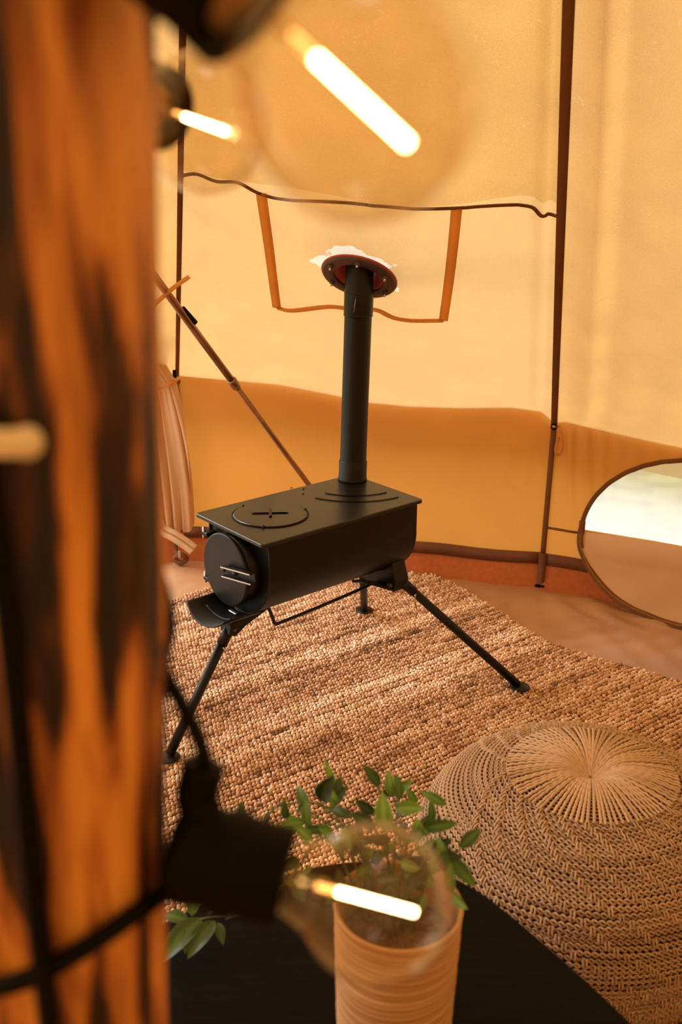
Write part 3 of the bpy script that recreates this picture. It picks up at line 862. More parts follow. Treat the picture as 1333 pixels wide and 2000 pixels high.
for r0 in np.arange(.052, DISC, .0072):
    n = 200; th = 2 * PI * np.arange(n) / n
    P = np.stack([r0 * np.cos(th) * (1 + 0.018 * np.sin(2 * th + .6) + .012 * np.sin(3 * th + 2)), r0 * np.sin(th) * (1 + 0.018 * np.sin(2 * th + .6) + .012 * np.sin(3 * th + 2)), np.full(n, prof_z(r0) - .0010)], -1)
    acc.add(*np_tube(P, 0.0015, np.tile([0, 0, 1.0], (n, 1)), 4, True), .55)
acc.build('crown_weft', 'cord', pouf)

# ------------------------------------------------------------------ the stove (local frame: y from door to rear)
YAW = 0.8562
SO = Vector((-0.2599, 2.1287, 0))
H, W, L = 0.5497, 0.2712, 0.50
stove = tag(empty('camping_stove', SO, -YAW), 'black drum-bodied camping wood stove with tall flue on three legs', 'stove')
BC, BR = 0.455, 0.120
# drum: straight shoulders under the plate, round belly
sec = [(-0.118, H - .004)] + [(BR * math.sin(a) * -1, BC - BR * math.cos(a)) for a in [math.radians(d) for d in range(96, -97, -6)]] + [(0.118, H - .004)]
n = len(sec); ys = [0.03, 0.033, 0.495]
v = []; f = []
for y in (0.03, 0.495):
    v += [Vector((x, y, z)) for x, z in sec]
for i in range(n - 1): f.append((i, i + 1, n + i + 1, n + i))
drum = mk('drum', v, f, 'black_metal', stove)
for y, s_ in ((0.034, 1), (0.490, -1)):
    vv = [Vector((x * .985, y, BC + (z - BC) * .985)) for x, z in sec] + [Vector((x * .985, y + s_ * .004, BC + (z - BC) * .985)) for x, z in sec]
    k = len(sec)
    mk('end_plate', vv, [tuple(range(k)), tuple(reversed(range(k, 2 * k)))] + [(i, k + i, k + (i + 1) % k, (i + 1) % k) for i in range(k)], 'black_metal', stove, smooth=False)
lip = MB()
lip.add(*tube([Vector((x, 0.030, z)) for x, z in sec], .0022, 8))
lip.build('drum_lip', 'black_metal', drum)
# top plate with rolled edges
c_ = .010
pl = [(-W / 2 + c_, 0), (W / 2 - c_, 0), (W / 2, c_), (W / 2, L - c_), (W / 2 - c_, L), (-W / 2 + c_, L), (-W / 2, L - c_), (-W / 2, c_)]
c_ = .006
plate = bevel(mk('top_plate', *prism([(-W / 2 + c_, 0), (W / 2 - c_, 0), (W / 2, c_), (W / 2, L - c_), (W / 2 - c_, L), (-W / 2 + c_, L), (-W / 2, L - c_), (-W / 2, c_)], H - .010, H), 'black_plate', stove, smooth=False), .0028, 3)
LC = Vector((-0.012, 0.132, H))
lid = empty('cooking_lid'); lid.parent = stove; 
bpy.data.objects.remove(lid)
la = math.atan2(.144, .102)
lidm = Matrix.Translation(LC) @ Matrix.Rotation(la, 4, 'Z')
# lid disc with slot: ring of quads round a slotted hole
LR = 0.088; SLW, SLH = .044, .0085
NSEG = 72
def slot_pt(a):
    # stadium outline by direction
    x, y = math.cos(a), math.sin(a)
    t = 1e9
    if abs(y) > 1e-6: t = min(t, SLH / abs(y))
    px, py = x * t, y * t
    if abs(px) > SLW - SLH or t > 1:
        # round end
        cx_ = (SLW - SLH) * (1 if x > 0 else -1)
        b_ = x * cx_; disc_ = b_ * b_ - (cx_ * cx_ - SLH * SLH)
        t = b_ + math.sqrt(max(0, disc_)); px, py = x * t, y * t
    return px, py
v = []; f = []
angs = []
for k in range(NSEG): 
    # denser near slot ends
    angs.append(2 * PI * k / NSEG)
hole = []
for k in range(NSEG):
    q_ = k / NSEG
    # walk the stadium outline evenly
    per = [(-SLW + SLH, -SLH), (SLW - SLH, -SLH)]
    s_ = q_ * 4
    if s_ < 1: hole.append((SLW - SLH + SLH * math.cos(-PI / 2 + PI * s_), SLH * math.sin(-PI / 2 + PI * s_)))
    elif s_ < 2: hole.append(((SLW - SLH) * (1 - 2 * (s_ - 1)), SLH))
    elif s_ < 3: hole.append((-(SLW - SLH) + SLH * math.cos(PI / 2 + PI * (s_ - 2)), SLH * math.sin(PI / 2 + PI * (s_ - 2))))
    else: hole.append(((SLW - SLH) * (-1 + 2 * (s_ - 3)), -SLH))
out_a = []
for k in range(NSEG):
    q_ = k / NSEG * 4
    out_a.append(-PI / 4 + PI / 2 * q_)
rows = []
for zz, pts in (( -.002, hole), (.0035, hole), (.0035, [(LR * .985 * math.cos(a), LR * .985 * math.sin(a)) for a in out_a]), (.0022, [(LR * math.cos(a), LR * math.sin(a)) for a in out_a]), (-.002, [(LR * math.cos(a), LR * math.sin(a)) for a in out_a])):
    rows.append([lidm @ Vector((x, y, zz)) for x, y in pts])
v = [p for r in rows for p in r]
for i in range(len(rows) - 1):
    for k in range(NSEG): f.append((i * NSEG + k, i * NSEG + (k + 1) % NSEG, (i + 1) * NSEG + (k + 1) % NSEG, (i + 1) * NSEG + k))
lid = mk('cooking_lid', v, [tuple(reversed(q)) for q in f], 'black_plate', stove, smooth=False)
bevel(mk('lid_bar', *box(0, 0, .0045, .007, .050, .006, lidm), 'black_metal', lid, smooth=False), .0015, 2)
mk('slot_floor', *box(0, 0, .0004, .090, .018, .0006, lidm), 'rubber', lid, smooth=False)
gro = [lidm @ Vector(((LR + .003) * math.cos(a), (LR + .003) * math.sin(a), .0002)) for a in [2 * PI * i / 72 for i in range(73)]]
mk('lid_rim', *tube(gro, .0014, 6, False), 'rubber', lid)
for a in (0.3, 2.4, 4.5):
    q_ = lidm @ Vector((LR * math.cos(a), LR * math.sin(a), .003)); mk('lid_stud', *lathe([(.0045, -.003), (.0045, .001), (.003, .0025), (0.0004, .003)], 10, Matrix.Translation(q_)), 'black_metal', lid)
FL = Vector((-0.096, 0.466, H))
for rad_, a0, a1 in ((.182, -78, 0), (.136, -70, 4)):
    P = [FL + Vector((rad_ * math.cos(math.radians(-72 + (70) * t)), rad_ * math.sin(math.radians(-72 + 70 * t)), .0008)) for t in [i / 20 for i in range(21)]]
    mk('heat_slot', *strip(P, Vector((0, 0, 1)), .0035, .0012), 'rubber', plate)
for dx, dy in ((-.02, -.15), (.01, -.175), (-.045, -.17)):
    mk('plate_rivet', *lathe([(.0035, 0), (.003, .0015), (.0004, .002)], 8, Matrix.Translation(FL + Vector((dx, dy, 0)))), 'black_metal', plate)
# door
DC = Vector((-0.004, 0, 0.447)); DR = 0.0885
my = Matrix.Translation(DC) @ Matrix.Rotation(PI / 2, 4, 'X')   # local z -> -y
sd = empty('stove_door'); bpy.data.objects.remove(sd)
mk('door_collar', *lathe([(.083, -.034), (.083, -.004), (.078, -.003)], 48, my), 'black_metal', stove)
sdoor = bevel(mk('stove_door', *lathe([(0.0005, .0), (DR - .003, .0), (DR, .0), (DR, .006), (DR - .003, .0085), (.0005, .0085)], 56, my), 'black_metal', stove, smooth=False), .001, 2)
for p in sdoor.data.polygons: p.use_smooth = abs(p.normal.y) < .9
hm = Matrix.Translation(DC + Vector((0, -.0095, .004))) @ Matrix.Rotation(math.radians(-9), 4, 'Y')
hb = MB()
hb.add(*box(.072, -.004, 0, .118, .002, .022, hm)); hb.add(*box(.072, -.011, .011, .118, .014, .0022, hm)); hb.add(*box(.072, -.011, -.011, .118, .014, .0022, hm))
hnd = bevel(hb.build('door_handle', 'black_metal', sdoor, smooth=False), .0006, 2)
for e_ in (.0112, -.0112):  # steel strips set in for the white highlights along the handle's flanges
    mk('handle_edge', *box(.072, -.0178, e_, .116, .0010, .0030, hm), 'steel', sdoor, smooth=False)
for dx in (0.006, .055):
    mk('handle_bolt', *lathe([(.0065, 0), (.0065, .006), (.004, .009), (.0004, .0095)], 14, hm @ Matrix.Translation((dx, -.004 if dx > .02 else 0, .001)) @ Matrix.Rotation(PI / 2, 4, 'X')), 'dark_steel', sdoor)
for hz in (.060, -.055):
    bevel(mk('hinge', *box(DC.x - .092, .014, DC.z + hz, .022, .030, .010), 'black_metal', stove, smooth=False), .0015, 1)
    mk('hinge_pin', *lathe([(.004, -.012), (.004, .014), (.0004, .016)], 10, Matrix.Translation((DC.x - .101, .004, DC.z + hz))), 'steel', stove)
# ash lip: curved tray carrying the drum's round forward under the door
tr_ = MB()
angs_ = [math.radians(-40 + 80 * i / 24) for i in range(25)]
rows = []
for y, rr_ in ((.036, .1215), (-.066, .1215), (-.070, .119), (-.066, .1165), (-.02, .1165), (.036, .1165)):
    rows.append([Vector((rr_ * math.sin(a), y + 0.012 * (1 - (a / .7) ** 2) * (-1 if y < -.03 else 0), BC - .004 - rr_ * math.cos(a))) for a in angs_])
k = len(angs_); v = [p for r in rows for p in r]; f = []
for i in range(len(rows)):
    j = (i + 1) % len(rows)
    for q_ in range(k - 1): f.append((i * k + q_, i * k + q_ + 1, j * k + q_ + 1, j * k + q_))
for q_ in (0, k - 1): f.append(tuple(i * k + q_ for i in range(len(rows))))
tray = mk('ash_lip', v, f, 'black_metal', stove)
P = [Vector((.115 * math.sin(a), -.030, BC - .004 - .115 * math.cos(a))) for a in [math.radians(-26 + 52 * i / 12) for i in range(13)]]
mk('lip_ridge', *tube(P, .003, 6), 'black_metal', tray)
P = [Vector((.1155 * math.sin(a), .012, BC - .004 - .1155 * math.cos(a))) for a in [math.radians(-8 + 16 * i / 8) for i in range(9)]]
mk('air_slot', *strip(P, Vector((0, 0, 1)), .010, .0006), 'steel', tray)
# legs
def leg(pv, ft, name='leg'):
    pv, ft = Vector(pv), Vector(ft); d = (ft - pv).normalized()
    foot_top = ft - d * .012 + Vector((0, 0, 0.0))
    g = mk(name, *tube([pv, ft - d * .006], .0112, 16), 'black_metal', stove)
    mk('foot_plate', *lathe([(.0005, .0165), (.026, .0165), (.028, .018), (.026, .0205), (.010, .023), (.0005, .024)], 24, Matrix.Translation((ft.x, ft.y, 0))), 'black_metal', g)
    mk('leg_sleeve', *tube([pv - d * .004, pv + d * .045], .0135, 16), 'black_metal', g)
    s_ = pv + d * .05
    side = d.cross(Vector((0, 0, 1))).normalized()
    mk('lock_pin', *tube([s_ - side * .019, s_ + side * .019], .0025, 8), 'steel', g)
    ch = spline([s_ + side * .018, s_ + side * .022 + Vector((0, 0, -.02)), s_ + side * .017 + Vector((0, 0, -.035)) + d * .01, s_ + side * .012 + Vector((0, 0, -.015))], 5)
    mk('pin_ring', *tube(ch, .0011, 6), 'brass', g)
    return g
PF = (0, 0.0, .300)
leg(PF, (0, -.183, .020))
PRt, PLt = (.088, .478, .318), (-.075, .490, .298)
leg(PRt, (.312, .717, .020)); leg(PLt, (-.312, .717, .020))
def bracket(pts, x0, x1, name='leg_bracket'):
    v = [Vector((x0, y, z)) for y, z in pts] + [Vector((x1, y, z)) for y, z in pts]; n = len(pts)
    f = [tuple(range(n)), tuple(reversed(range(n, 2 * n)))] + [(i, n + i, n + (i + 1) % n, (i + 1) % n) for i in range(n)]
    return bevel(mk(name, v, f, 'black_metal', stove, smooth=False), .0015, 2)
bk = bracket([(.135, .338), (.03, .338), (-.012, .312), (-.015, .290), (.002, .282), (.03, .300)], -.020, .020)
mk('bracket_bolt', *tube([(-.023, .0, .300), (.023, .0, .300)], .005, 10), 'dark_steel', bk)
# rear bracket: folded plate across the belly carrying both rear legs
rb = [(-.088, .288), (-.06, .300), (.06, .300), (.10, .300), (.108, .330), (.09, .380), (.06, .350), (0, .336), (-.06, .350), (-.09, .380), (-.100, .320)]
n = len(rb)
v = [Vector((x, .44, z)) for x, z in rb] + [Vector((x, .485, z)) for x, z in rb]
f = [tuple(range(n)), tuple(reversed(range(n, 2 * n)))] + [(i, n + i, n + (i + 1) % n, (i + 1) % n) for i in range(n)]
rbk = bevel(mk('rear_bracket', v, f, 'black_metal', stove, smooth=False), .002, 2)
gus = [(.100, .44, .302), (.062, .36, .338), (.062, .33, .345), (.03, .44, .300)]
mk('gusset', [Vector(p) for p in gus] + [Vector(p) + Vector((0, 0, .008)) for p in gus], [(0, 1, 2, 3), (7, 6, 5, 4), (0, 4, 5, 1), (1, 5, 6, 2), (2, 6, 7, 3), (3, 7, 4, 0)], 'black_metal', rbk, smooth=False)
for x in (.088, -.078):
    mk('bracket_bolt', *lathe([(.008, -.004), (.008, .004), (.004, .007), (.0004, .0075)], 12, Matrix.Translation((x, .438, .315)) @ Matrix.Rotation(PI / 2, 4, 'X')), 'dark_steel', rbk)
rod = spline([(0.012, .085, .338), (0.010, .107, .320), (0.006, .122, .288), (0.004, .131, .2705), (0.004, .150, .2685), (0.004, .30, .276), (0.004, .45, .288), (.004, .47, .302)], 6)
mk('brace_rod', *tube(rod, .0042, 10), 'black_metal', stove)
# flue
flue = empty('flue_pipe'); bpy.data.objects.remove(flue)
tilt = Vector((.0064, .0071, .561)).normalized()
fm = Matrix.Translation(FL) @ frame_z(tilt)
fl1 = mk('flue_pipe', *lathe([(.0355, .0), (.0355, .030), (.0345, .034), (.0345, .43)], 40, fm), 'black_metal', stove)
mk('flue_collar', *lathe([(.0350, -.002), (.0385, -.001), (.0385, .006), (.0368, .010), (.0368, .052), (.0350, .056)], 40, fm), 'black_metal', fl1)
mk('flue_section', *lathe([(.0345, .428), (.0362, .431), (.0362, .436), (.0366, .438), (.0366, .484), (.0362, .488), (.0350, .492), (.0350, .85)], 40, fm, False, True), 'black_metal', fl1)
for zz in (.432, .486):
    mk('pipe_bead', *lathe([(.0360, zz - .002), (.0374, zz), (.0360, zz + .002)], 40, fm), 'black_metal', fl1)
wf = FL + Vector((0, 0, 0)); 
sc_ = fm @ Vector((.0, 0, 0))
# bright scratch on the upper collar, facing the camera
to_cam = (Matrix.Rotation(YAW, 4, 'Z') @ (Vector((0.05, 0, CZ)) - Vector((SO.x, SO.y, 0)))); 
dirc = Vector((to_cam.x - FL.x, to_cam.y - FL.y, 0)).normalized()
side = Vector((-dirc.y, dirc.x, 0))
b0 = FL + Vector((0, 0, .443)) + dirc * .0367 + side * -.004
mk('scratch', *strip([b0, b0 + Vector((0, 0, .018)) + side * .0015, b0 + Vector((0, 0, .036)) + side * .004], dirc, .0011, .0005), 'steel', fl1)

# ------------------------------------------------------------------ flue flange on the canvas
ca, sa = math.cos(-YAW), math.sin(-YAW)
def s2w(p):
    p = Vector(p); return Vector((SO.x + ca * p.x - sa * p.y, SO.y + sa * p.x + ca * p.y, p.z))
Fw0, Fw1 = s2w(FL), s2w(fm @ Vector((0, 0, .60)))
# where the flue meets the roof cloth: search the roof panel
best = None
for i in range(200):
    for j in range(120):
        s, t = .30 + .4 * i / 200, .15 + .2 * j / 120
        p = roof_pt(-1, s, t, False)
        u = (p.z - Fw0.z) / (Fw1.z - Fw0.z); c = Fw0.lerp(Fw1, u)
        d = (Vector((c.x, c.y)) - Vector((p.x, p.y))).length
        if best is None or d < best[0]: best = (d, p.copy(), s, t)
FP, FN = best[1], roof_n(-1, best[2], best[3])
fl_m = Matrix.Translation(FP) @ frame_z(FN)
hb_ = bmesh.new(); rp_ = [o for o in bpy.data.objects if o.name.startswith('roof_panel') and len(o.data.polygons) == 110 * 90]
rp_ = min(rp_, key=lambda o: min((v.co - FP).length for v in o.data.vertices))
hb_.from_mesh(rp_.data)     # the cloth is cut out for the flue
bmesh.ops.delete(hb_, geom=[f for f in hb_.faces if all((v.co - FP).length < .088 for v in f.verts)], context='FACES')
hb_.to_mesh(rp_.data); hb_.free()
flange = tag(empty('flue_flange', FP), 'dark steel flashing ring bolted round the flue on the canvas', 'flange')
flm = Matrix.Translation(FP + FN * .005) @ frame_z(FN)
fr = to_local(mk('flange_ring', *lathe([(.062, 0), (.062, .006), (.064, .008), (.090, .008), (.093, .006), (.093, 0), (.062, 0)], 56, flm), 'dark_steel'), flange)
to_local(mk('silicone_gasket', *lathe([(.096, -.002), (.0965, .001), (.094, .003), (.062, .003), (.050, -.006), (.040, -.022), (.0352, -.03)], 48, flm), 'silicone'), flange)
for i in range(6):
    a = 2 * PI * i / 6 + .25
    to_local(mk('flange_bolt', *lathe([(.0065, .0), (.0065, .005), (.0045, .0075), (.0004, .008)], 12, flm @ Matrix.Translation((.0785 * math.cos(a), .0785 * math.sin(a), .008))), 'dark_steel'), flange)
    to_local(mk('bolt_stud', *lathe([(.003, .0), (.003, .006), (.0004, .0065)], 8, flm @ Matrix.Translation((.0785 * math.cos(a), .0785 * math.sin(a), .014))), 'steel'), flange)
# ------------------------------------------------------------------ side table
tbl = tag(empty('side_table', (0, .79, 0)), 'low black rounded table with smooth dark top', 'table')
to_ = [(.40, .80), (.348, .902), (.273, 1.021), (.188, 1.13), (.10, 1.175), (0, 1.175), (-.10, 1.135), (-.20, 1.075), (-.30, .98), (-.37, .84), (-.37, .66), (-.29, .52), (-.13, .455), (.05, .445), (.22, .48), (.35, .60)]
ol2 = [(p.x, p.y) for p in spline([(x, y, 0) for x, y in to_], 6, True)]
TZ = 0.40
bevel(to_local(mk('table_top', *prism(ol2, TZ - .032, TZ), 'table', smooth=False), tbl), .006, 3)
for x, y in ((.24, .92), (-.22, .95), (-.24, .60), (.20, .58)):
    to_local(mk('leg', *tube([(x * 1.08, .79 + (y - .79) * 1.12, .017), (x, y, TZ - .03)], [.014, .022], 14), 'table'), tbl)

# ------------------------------------------------------------------ potted plant
PC = Vector((0.067, 0.867, TZ))
plant = tag(empty('potted_plant', PC), 'green leafy plant in a ribbed terracotta pot on the black table', 'potted plant')
ph_ = 0.197
prof = [(.0005, .0), (.058, .0), (.062, .004)]
for i in range(90):
    z = .006 + i / 89 * .180
    prof.append((.0630 + .0055 * z / .19 + .0007 * math.sin(i * 1.9) + .0005 * math.sin(i * .83), z))
prof += [(.0692, .190), (.0700, .195), (.0685, ph_), (.0655, ph_ - .0015), (.0640, .190), (.0625, .150), (.0620, .02)]
pv, pf = lathe(prof, 64)
pv = [Vector((p.x, p.y, p.z + (.0016 * math.sin(2 * math.atan2(p.y, p.x) + p.z * 30) if .01 < p.z < .187 else 0))) for p in pv]
mk('plant_pot', pv, pf, 'pot', plant)
sv = []
def soil(u, v):
    a = 2 * PI * u; r = .0622 * v
    return Vector((r * math.cos(a), r * math.sin(a), .150 + .006 * math.sin(9 * a + 40 * r) * v * (1 - v) * 4 + .004 * math.sin(300 * r * math.cos(a)) * (1 - v)))
mk('soil', *grid(soil, 48, 10), 'soil', plant)
for i in range(34):
    a = random.uniform(0, 2 * PI); r = .056 * math.sqrt(random.random()); s_ = random.uniform(.004, .0075)
    mk('pebble', *lathe([(.0003, -s_ * .6), (s_ * .8, -s_ * .3), (s_, 0), (s_ * .7, s_ * .45), (.0003, s_ * .65)], 8, Matrix.Translation((r * math.cos(a), r * math.sin(a), .153)) @ Matrix.Rotation(random.uniform(0, 3), 4, 'X')), 'soil', plant)
LEAF_N = 8
def leaf(b, t, width=.42, tone=.6, curl=.12, up=None, roll=0.0):
    b, t = Vector(b), Vector(t); t = b + (t - b) * 1.12; width *= .88; ax = t - b; ln = ax.length; d = ax.normalized()
    up = Vector(up) if up else Vector((random.uniform(-.3, .3), -0.75, 0.65))
    sd_ = d.cross(up)
    if sd_.length < .1: sd_ = d.cross(Vector((1, 0, 0)))
    sd_.normalize(); nrm = sd_.cross(d).normalized()
    sd_ = (sd_ * math.cos(roll) + nrm * math.sin(roll)); nrm = sd_.cross(d).normalized()
    v = []; f = []; tn = []
    for i in range(LEAF_N + 1):
        q_ = i / LEAF_N
        w = width * ln * .5 * (math.sin(PI * q_ ** .82) ** .85 + .02) * (1 if i < LEAF_N else .0)
        c = b + ax * q_ + nrm * (curl * ln * (math.sin(PI * q_) * .8 - .5 * q_ * q_))
        for j, k in enumerate((-1, -.5, 0, .5, 1)):
            v.append(c + sd_ * (w * k) + nrm * (abs(k) ** 1.2 * w * .35)); tn.append(min(1, max(0, tone + (.22 if k == 0 else 0) + (.10 if abs(k) == 1 else 0) - .12 * (1 - q_))))
    for i in range(LEAF_N):
        for j in range(4): f.append((i * 5 + j, i * 5 + j + 1, (i + 1) * 5 + j + 1, (i + 1) * 5 + j))
    o = mk('leaf', v, f, 'leaf', None, True, tn)
    return to_local(o, plant)
def stem(pts, r=.0013):
    return to_local(mk('stem', *tube(spline(pts, 6), r, 6), 'stem'), plant)
LV = [((0.047, 0.934, 0.696), (0.031, 0.942, 0.716), .5, .30), ((0.061, 0.943, 0.676), (0.058, 0.956, 0.700), .46, .80), ((0.068, 0.971, 0.661), (0.083, 0.961, 0.685), .42, .72),
      ((0.050, 0.858, 0.694), (0.047, 0.877, 0.725), .52, .82), ((0.062, 0.886, 0.703), (0.088, 0.877, 0.710), .55, .80), ((0.091, 0.962, 0.655), (0.080, 0.964, 0.672), .5, .75),
      ((0.106, 0.939, 0.647), (0.105, 0.946, 0.668), .48, .62), ((0.096, 0.917, 0.655), (0.128, 0.907, 0.669), .40, .50), ((0.088, 0.912, 0.638), (0.090, 0.931, 0.655), .52, .85),
      ((0.133, 0.898, 0.644), (0.156, 0.913, 0.656), .50, .45), ((0.128, 0.909, 0.621), (0.149, 0.886, 0.607), .48, .55), ((0.043, 0.934, 0.660), (0.022, 0.942, 0.671), .5, .15),
      ((-0.018, 0.892, 0.707), (-0.006, 0.884, 0.740), .55, .06), ((0.003, 0.950, 0.668), (-0.013, 0.963, 0.706), .22, .78), ((-0.007, 0.932, 0.669), (0.003, 0.955, 0.692), .40, .25),
      ((-0.032, 0.931, 0.669), (-0.044, 0.952, 0.680), .5, .50), ((-0.030, 0.894, 0.670), (-0.034, 0.911, 0.692), .45, .55), ((0.015, 0.901, 0.678), (-0.006, 0.919, 0.677), .42, .35),
      ((-0.058, 0.944, 0.645), (-0.059, 0.937, 0.673), .36, .40), ((-0.096, 0.869, 0.700), (-0.099, 0.865, 0.722), .5, .30), ((-0.082, 0.951, 0.633), (-0.078, 0.952, 0.648), .5, .20),
      ((0.104, 0.907, 0.631), (0.124, 0.905, 0.649), .5, .15), ((0.095, 0.896, 0.643), (0.105, 0.895, 0.657), .5, .80), ((0.105, 0.878, 0.648), (0.134, 0.881, 0.646), .36, .12),
      ((0.110, 0.898, 0.620), (0.127, 0.910, 0.608), .5, .10), ((0.079, 0.921, 0.650), (0.071, 0.937, 0.644), .5, .15)]
for b, t, w, tone in LV:
    leaf(b, t, w, tone)
rl = random.Random(21)
for i in range(84):               # the inner foliage over the pot
    c = Vector((rl.uniform(-.045, .125), rl.uniform(.83, .95), rl.uniform(.590, .680)))
    d = Vector((rl.uniform(-1, 1), rl.uniform(-1, .8), rl.uniform(-.3, 1))).normalized() * rl.uniform(.018, .030)
    leaf(c, c + d, rl.uniform(.38, .55), rl.choice((.08, .2, .35, .5, .65, .8)), rl.uniform(0, .25), roll=rl.uniform(-.6, .6))
root = PC + Vector((0, 0, .15))
for tip in ((.045, .936, .70), (.062, .945, .68), (.07, .965, .665), (.055, .88, .705), (.10, .935, .655), (.115, .91, .650), (.135, .90, .640), (.128, .90, .62), (-.005, .925, .685), (-.02, .9, .70), (-.032, .92, .675), (-.058, .944, .645)):
    tip = Vector(tip); s0 = root + Vector((rl.uniform(-.02, .02), rl.uniform(-.01, .03), 0))
    stem([s0, s0.lerp(tip, .4) + Vector((0, 0, .05)), s0.lerp(tip, .8) + Vector((0, 0, .015)), tip])
# trailing sprays to the left, one lying on the table
stem([root + Vector((-.03, .03, 0)), (-.0, .93, .66), (-.06, .95, .66), (-.085, .93, .65), (-.096, .87, .70)])
stem([root + Vector((-.03, .02, 0)), (-.01, .93, .63), (-.05, .97, .55), (-.09, 1.02, .455), (-.125, 1.035, .425), (-.16, 1.025, .432), (-.185, 1.02, .430)], .0016)
for b, t, w, tone in [((-.171, 1.025, .432), (-.214, .974, .412), .42, .42), ((-.154, 1.020, .432), (-.180, .978, .418), .48, .34), ((-.180, 1.020, .430), (-.203, 1.000, .415), .5, .55), ((-.185, 1.029, .430), (-.182, 1.055, .455), .5, .60),
                      ((-.151, 1.019, .430), (-.142, .998, .418), .5, .36), ((-.187, 1.020, .430), (-.222, 1.030, .430), .5, .45), ((-.142, 1.023, .430), (-.118, 1.040, .432), .3, .35), ((-.184, 1.011, .430), (-.187, .985, .416), .5, .50), ((-.165, 1.03, .43), (-.150, 1.05, .45), .45, .3)]:
    leaf(b, t, w, tone, .1, (0, -.3, 1))

# ------------------------------------------------------------------ the wooden centre pole
def pc(z): return Vector((-0.161 + 0.0367 * z, 0.365, z))
cp = tag(empty('centre_pole', pc(0)), 'scorched orange bark tree-trunk pole in the left foreground', 'pole')
def trunk(u, v):
    a = 2 * PI * u; z = v * 2.62
    r = .0455 + .0009 * math.sin(3 * a + 2 * z) + .0008 * math.sin(7 * a + 5 * z) + .0005 * math.sin(17 * z + 2 * a)
    c = pc(z); return Vector((c.x + r * math.cos(a), c.y + r * math.sin(a), z))
to_local(mk('trunk', *grid(trunk, 72, 260), 'bark'), cp)
for z in (0.0, 2.62):
    c = pc(z); to_local(mk('cut_end', *lathe([(.0005, 0), (.0455, 0)], 40, Matrix.Translation(c)), 'bark'), cp)

# ------------------------------------------------------------------ string of lights wound on the pole
ls = tag(empty('light_string', pc(.9)), 'black rubber festoon cable and lamp sockets wound round the pole', 'light string')
def rub(name, path, r, seg=12): return to_local(mk(name, *tube(path, r, seg), 'rubber'), ls)
def onpole(deg, z, gap):
    c = pc(z); a = math.radians(deg); return Vector((c.x + (.046 + gap) * math.cos(a), c.y + (.046 + gap) * math.sin(a), z))
def sock(c, d, back=.090):
    c, d = Vector(c), Vector(d).normalized()
    m_ = Matrix.Translation(c - d * .047) @ frame_z(d)
    g = to_local(mk('lamp_socket', *lathe([(.0150, .000), (.0195, .005), (.0205, .0065), (.0215, .0055), (.0212, -.010), (.0225, -.015), (.0225, -.022), (.0210, -.025), (.0225, -.036), (.0215, -.042), (.012, -.046), (.0004, -.047)], 40, m_), 'rubber'), ls)
    return g
BULBS = [((.017, .349, 1.047), (.969, -.083, -.232), 'clear glowing light bulb in front of the terracotta pot', 1.0),
         ((.004, .297, 1.365), (.741, -.225, -.633), 'largest glowing light bulb at the top of the picture', 1.0),
         ((-.070, .526, 1.365), (0.655, -0.729, -0.199), 'small glowing light bulb behind the pole beside the largest bulb', 1.0)]
for c, d, lab, k in BULBS:
    c, d = Vector(c), Vector(d).normalized()
    sock(c, d)
    m_ = Matrix.Translation(c - d * .047) @ frame_z(d)
    b = tag(empty('light_bulb', c - d * .047), lab, 'light bulb', 'bulbs of the light string')
    pr = [(.0130, -.004), (.0135, .003), (.0155, .010), (.0190, .0175)]
    for i in range(22):
        a = math.radians(143 - 143 * i / 21); pr.append((max(.0004, .0335 * math.sin(a)), .0470 + .0335 * math.cos(a)))
    gl = mk('glass_globe', *lathe(pr, 56, m_), 'glass'); to_local(gl, b)
    to_local(mk('screw_base', *lathe([(.0004, -.012), (.0125, -.011), (.0132, .0), (.0125, .003), (.0004, .003)], 24, m_), 'brass'), b)
    to_local(mk('glass_stem', *lathe([(.006, .003), (.0045, .010), (.0025, .016), (.0022, .020), (.0004, .021)], 16, m_), 'glass'), b)
    for sx in (-1, 1):
        to_local(mk('support_wire', *tube([m_ @ Vector((.002 * sx, 0, .019)), m_ @ Vector((.0045 * sx, 0, .0225)), m_ @ Vector((.001 * sx, 0, .0295))], .0005, 6), 'brass'), b)
    to_local(mk('filament', *tube([m_ @ Vector((0, 0, .030)), m_ @ Vector((0, 0, .065))], .0014, 12), 'filament'), b)
    to_local(mk('filament_lead', *tube([m_ @ Vector((0, 0, .0205)), m_ @ Vector((0, 0, .0302))], .0012, 10), 'ember'), b)
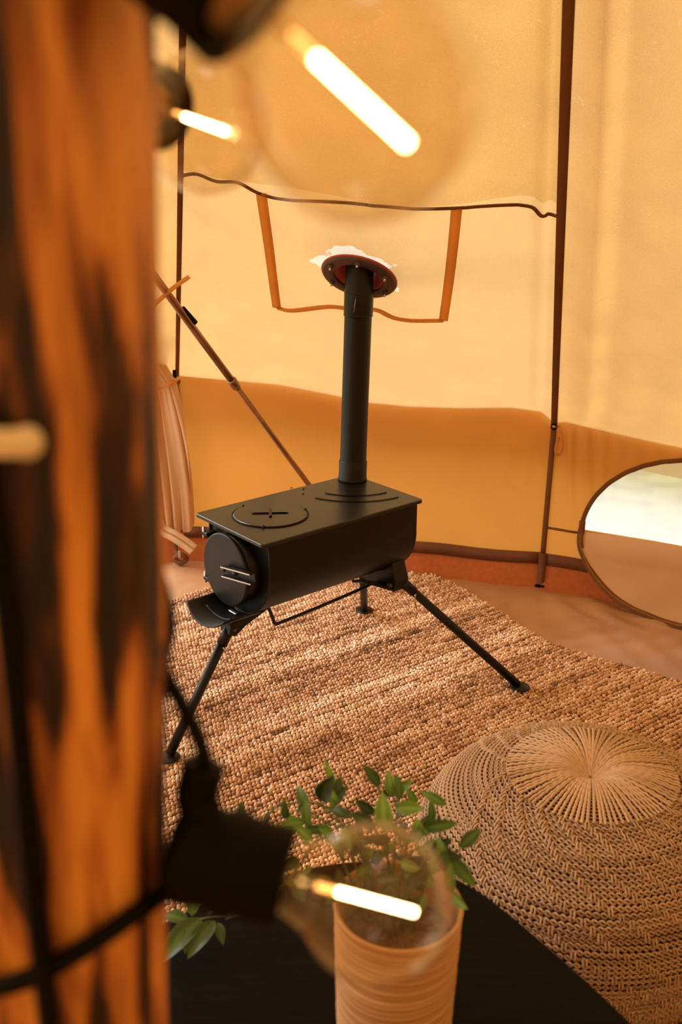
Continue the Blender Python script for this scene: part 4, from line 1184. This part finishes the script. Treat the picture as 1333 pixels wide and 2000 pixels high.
# cable and hangers
s1 = Vector((.017, .349, 1.047)) - Vector((.969, -.083, -.232)) * .072
rub('socket_neck', spline([s1, s1 + Vector((-.006, .004, .022)), (-.060, .360, 1.092), (-.057, .362, 1.106)], 6), .0095)
rub('cable', spline([(-.057, .362, 1.100), (-.0565, .361, 1.111), (-.060, .364, 1.121), (-.067, .369, 1.133), (-.075, .376, 1.146), onpole(28, 1.165, .004), onpole(60, 1.20, .004), onpole(110, 1.25, .004), onpole(160, 1.29, .004), onpole(205, 1.31, .004)], 8), .0036)
rub('cable', spline([s1 + Vector((-.002, .0, -.012)), onpole(-10, 1.045, .004), onpole(-35, 1.052, .0036), onpole(-62, 1.048, .0036), onpole(-90, 1.036, .0036), onpole(-125, 1.02, .0036), onpole(-170, 1.0, .004), onpole(-230, .97, .004)], 8), .0042)
rub('cable', spline([onpole(-128, 1.40, .004), onpole(-112, 1.33, .0042), onpole(-100, 1.29, .0045), onpole(-93, 1.25, .0045), onpole(-89, 1.20, .0045), onpole(-87, 1.14, .0045), onpole(-86, 1.09, .0045), onpole(-82, 1.0, .0045), onpole(-80, .9, .0045), onpole(-85, .6, .0045), onpole(-90, .1, .0045)], 8), .0045)
s2 = Vector((.004, .297, 1.365)) - Vector((.741, -.225, -.633)) * .085
rub('socket_neck', spline([s2, s2 + Vector((-.012, .006, .016)), onpole(-50, 1.452, .006)], 6), .0110)
rub('cable', spline([onpole(40, 1.40, .004), onpole(10, 1.425, .004), onpole(-30, 1.445, .005), onpole(-60, 1.450, .005), onpole(-95, 1.452, .005), onpole(-140, 1.455, .005), onpole(-185, 1.47, .004), onpole(-250, 1.52, .004)], 8), .0050)
s3 = Vector((-.070, .526, 1.365)) - Vector((0.655, -0.729, -0.199)) * .090
rub('socket_neck', spline([s3, s3 + Vector((-.01, -.03, .02)), s3 + Vector((-.012, -.09, .03)), onpole(85, 1.385, .004), onpole(40, 1.40, .004)], 6), .0050)
# cream strap clipped over the cable
cs = tag(empty('cable_strap', onpole(-90, 1.262, 0)), 'cream strap holding the black cable to the bark pole', 'strap')
P = [onpole(dg, 1.262, .0098) for dg in range(-76, -200, -6)]
cb = to_local(mk('strap_band', *strip(P, [(p - pc(1.262)).normalized() for p in P], .0095, .0022), 'cream'), cs); bevel(cb, .001, 2)
to_local(mk('strap_end', *lathe([(.0003, -.0002), (.0052, 0), (.0054, .003), (.0040, .0045), (.0003, .005)], 20, Matrix.Translation(onpole(-77, 1.262, .0085)) @ frame_z(onpole(-77, 1.262, 1) - pc(1.262))), 'cream'), cs)
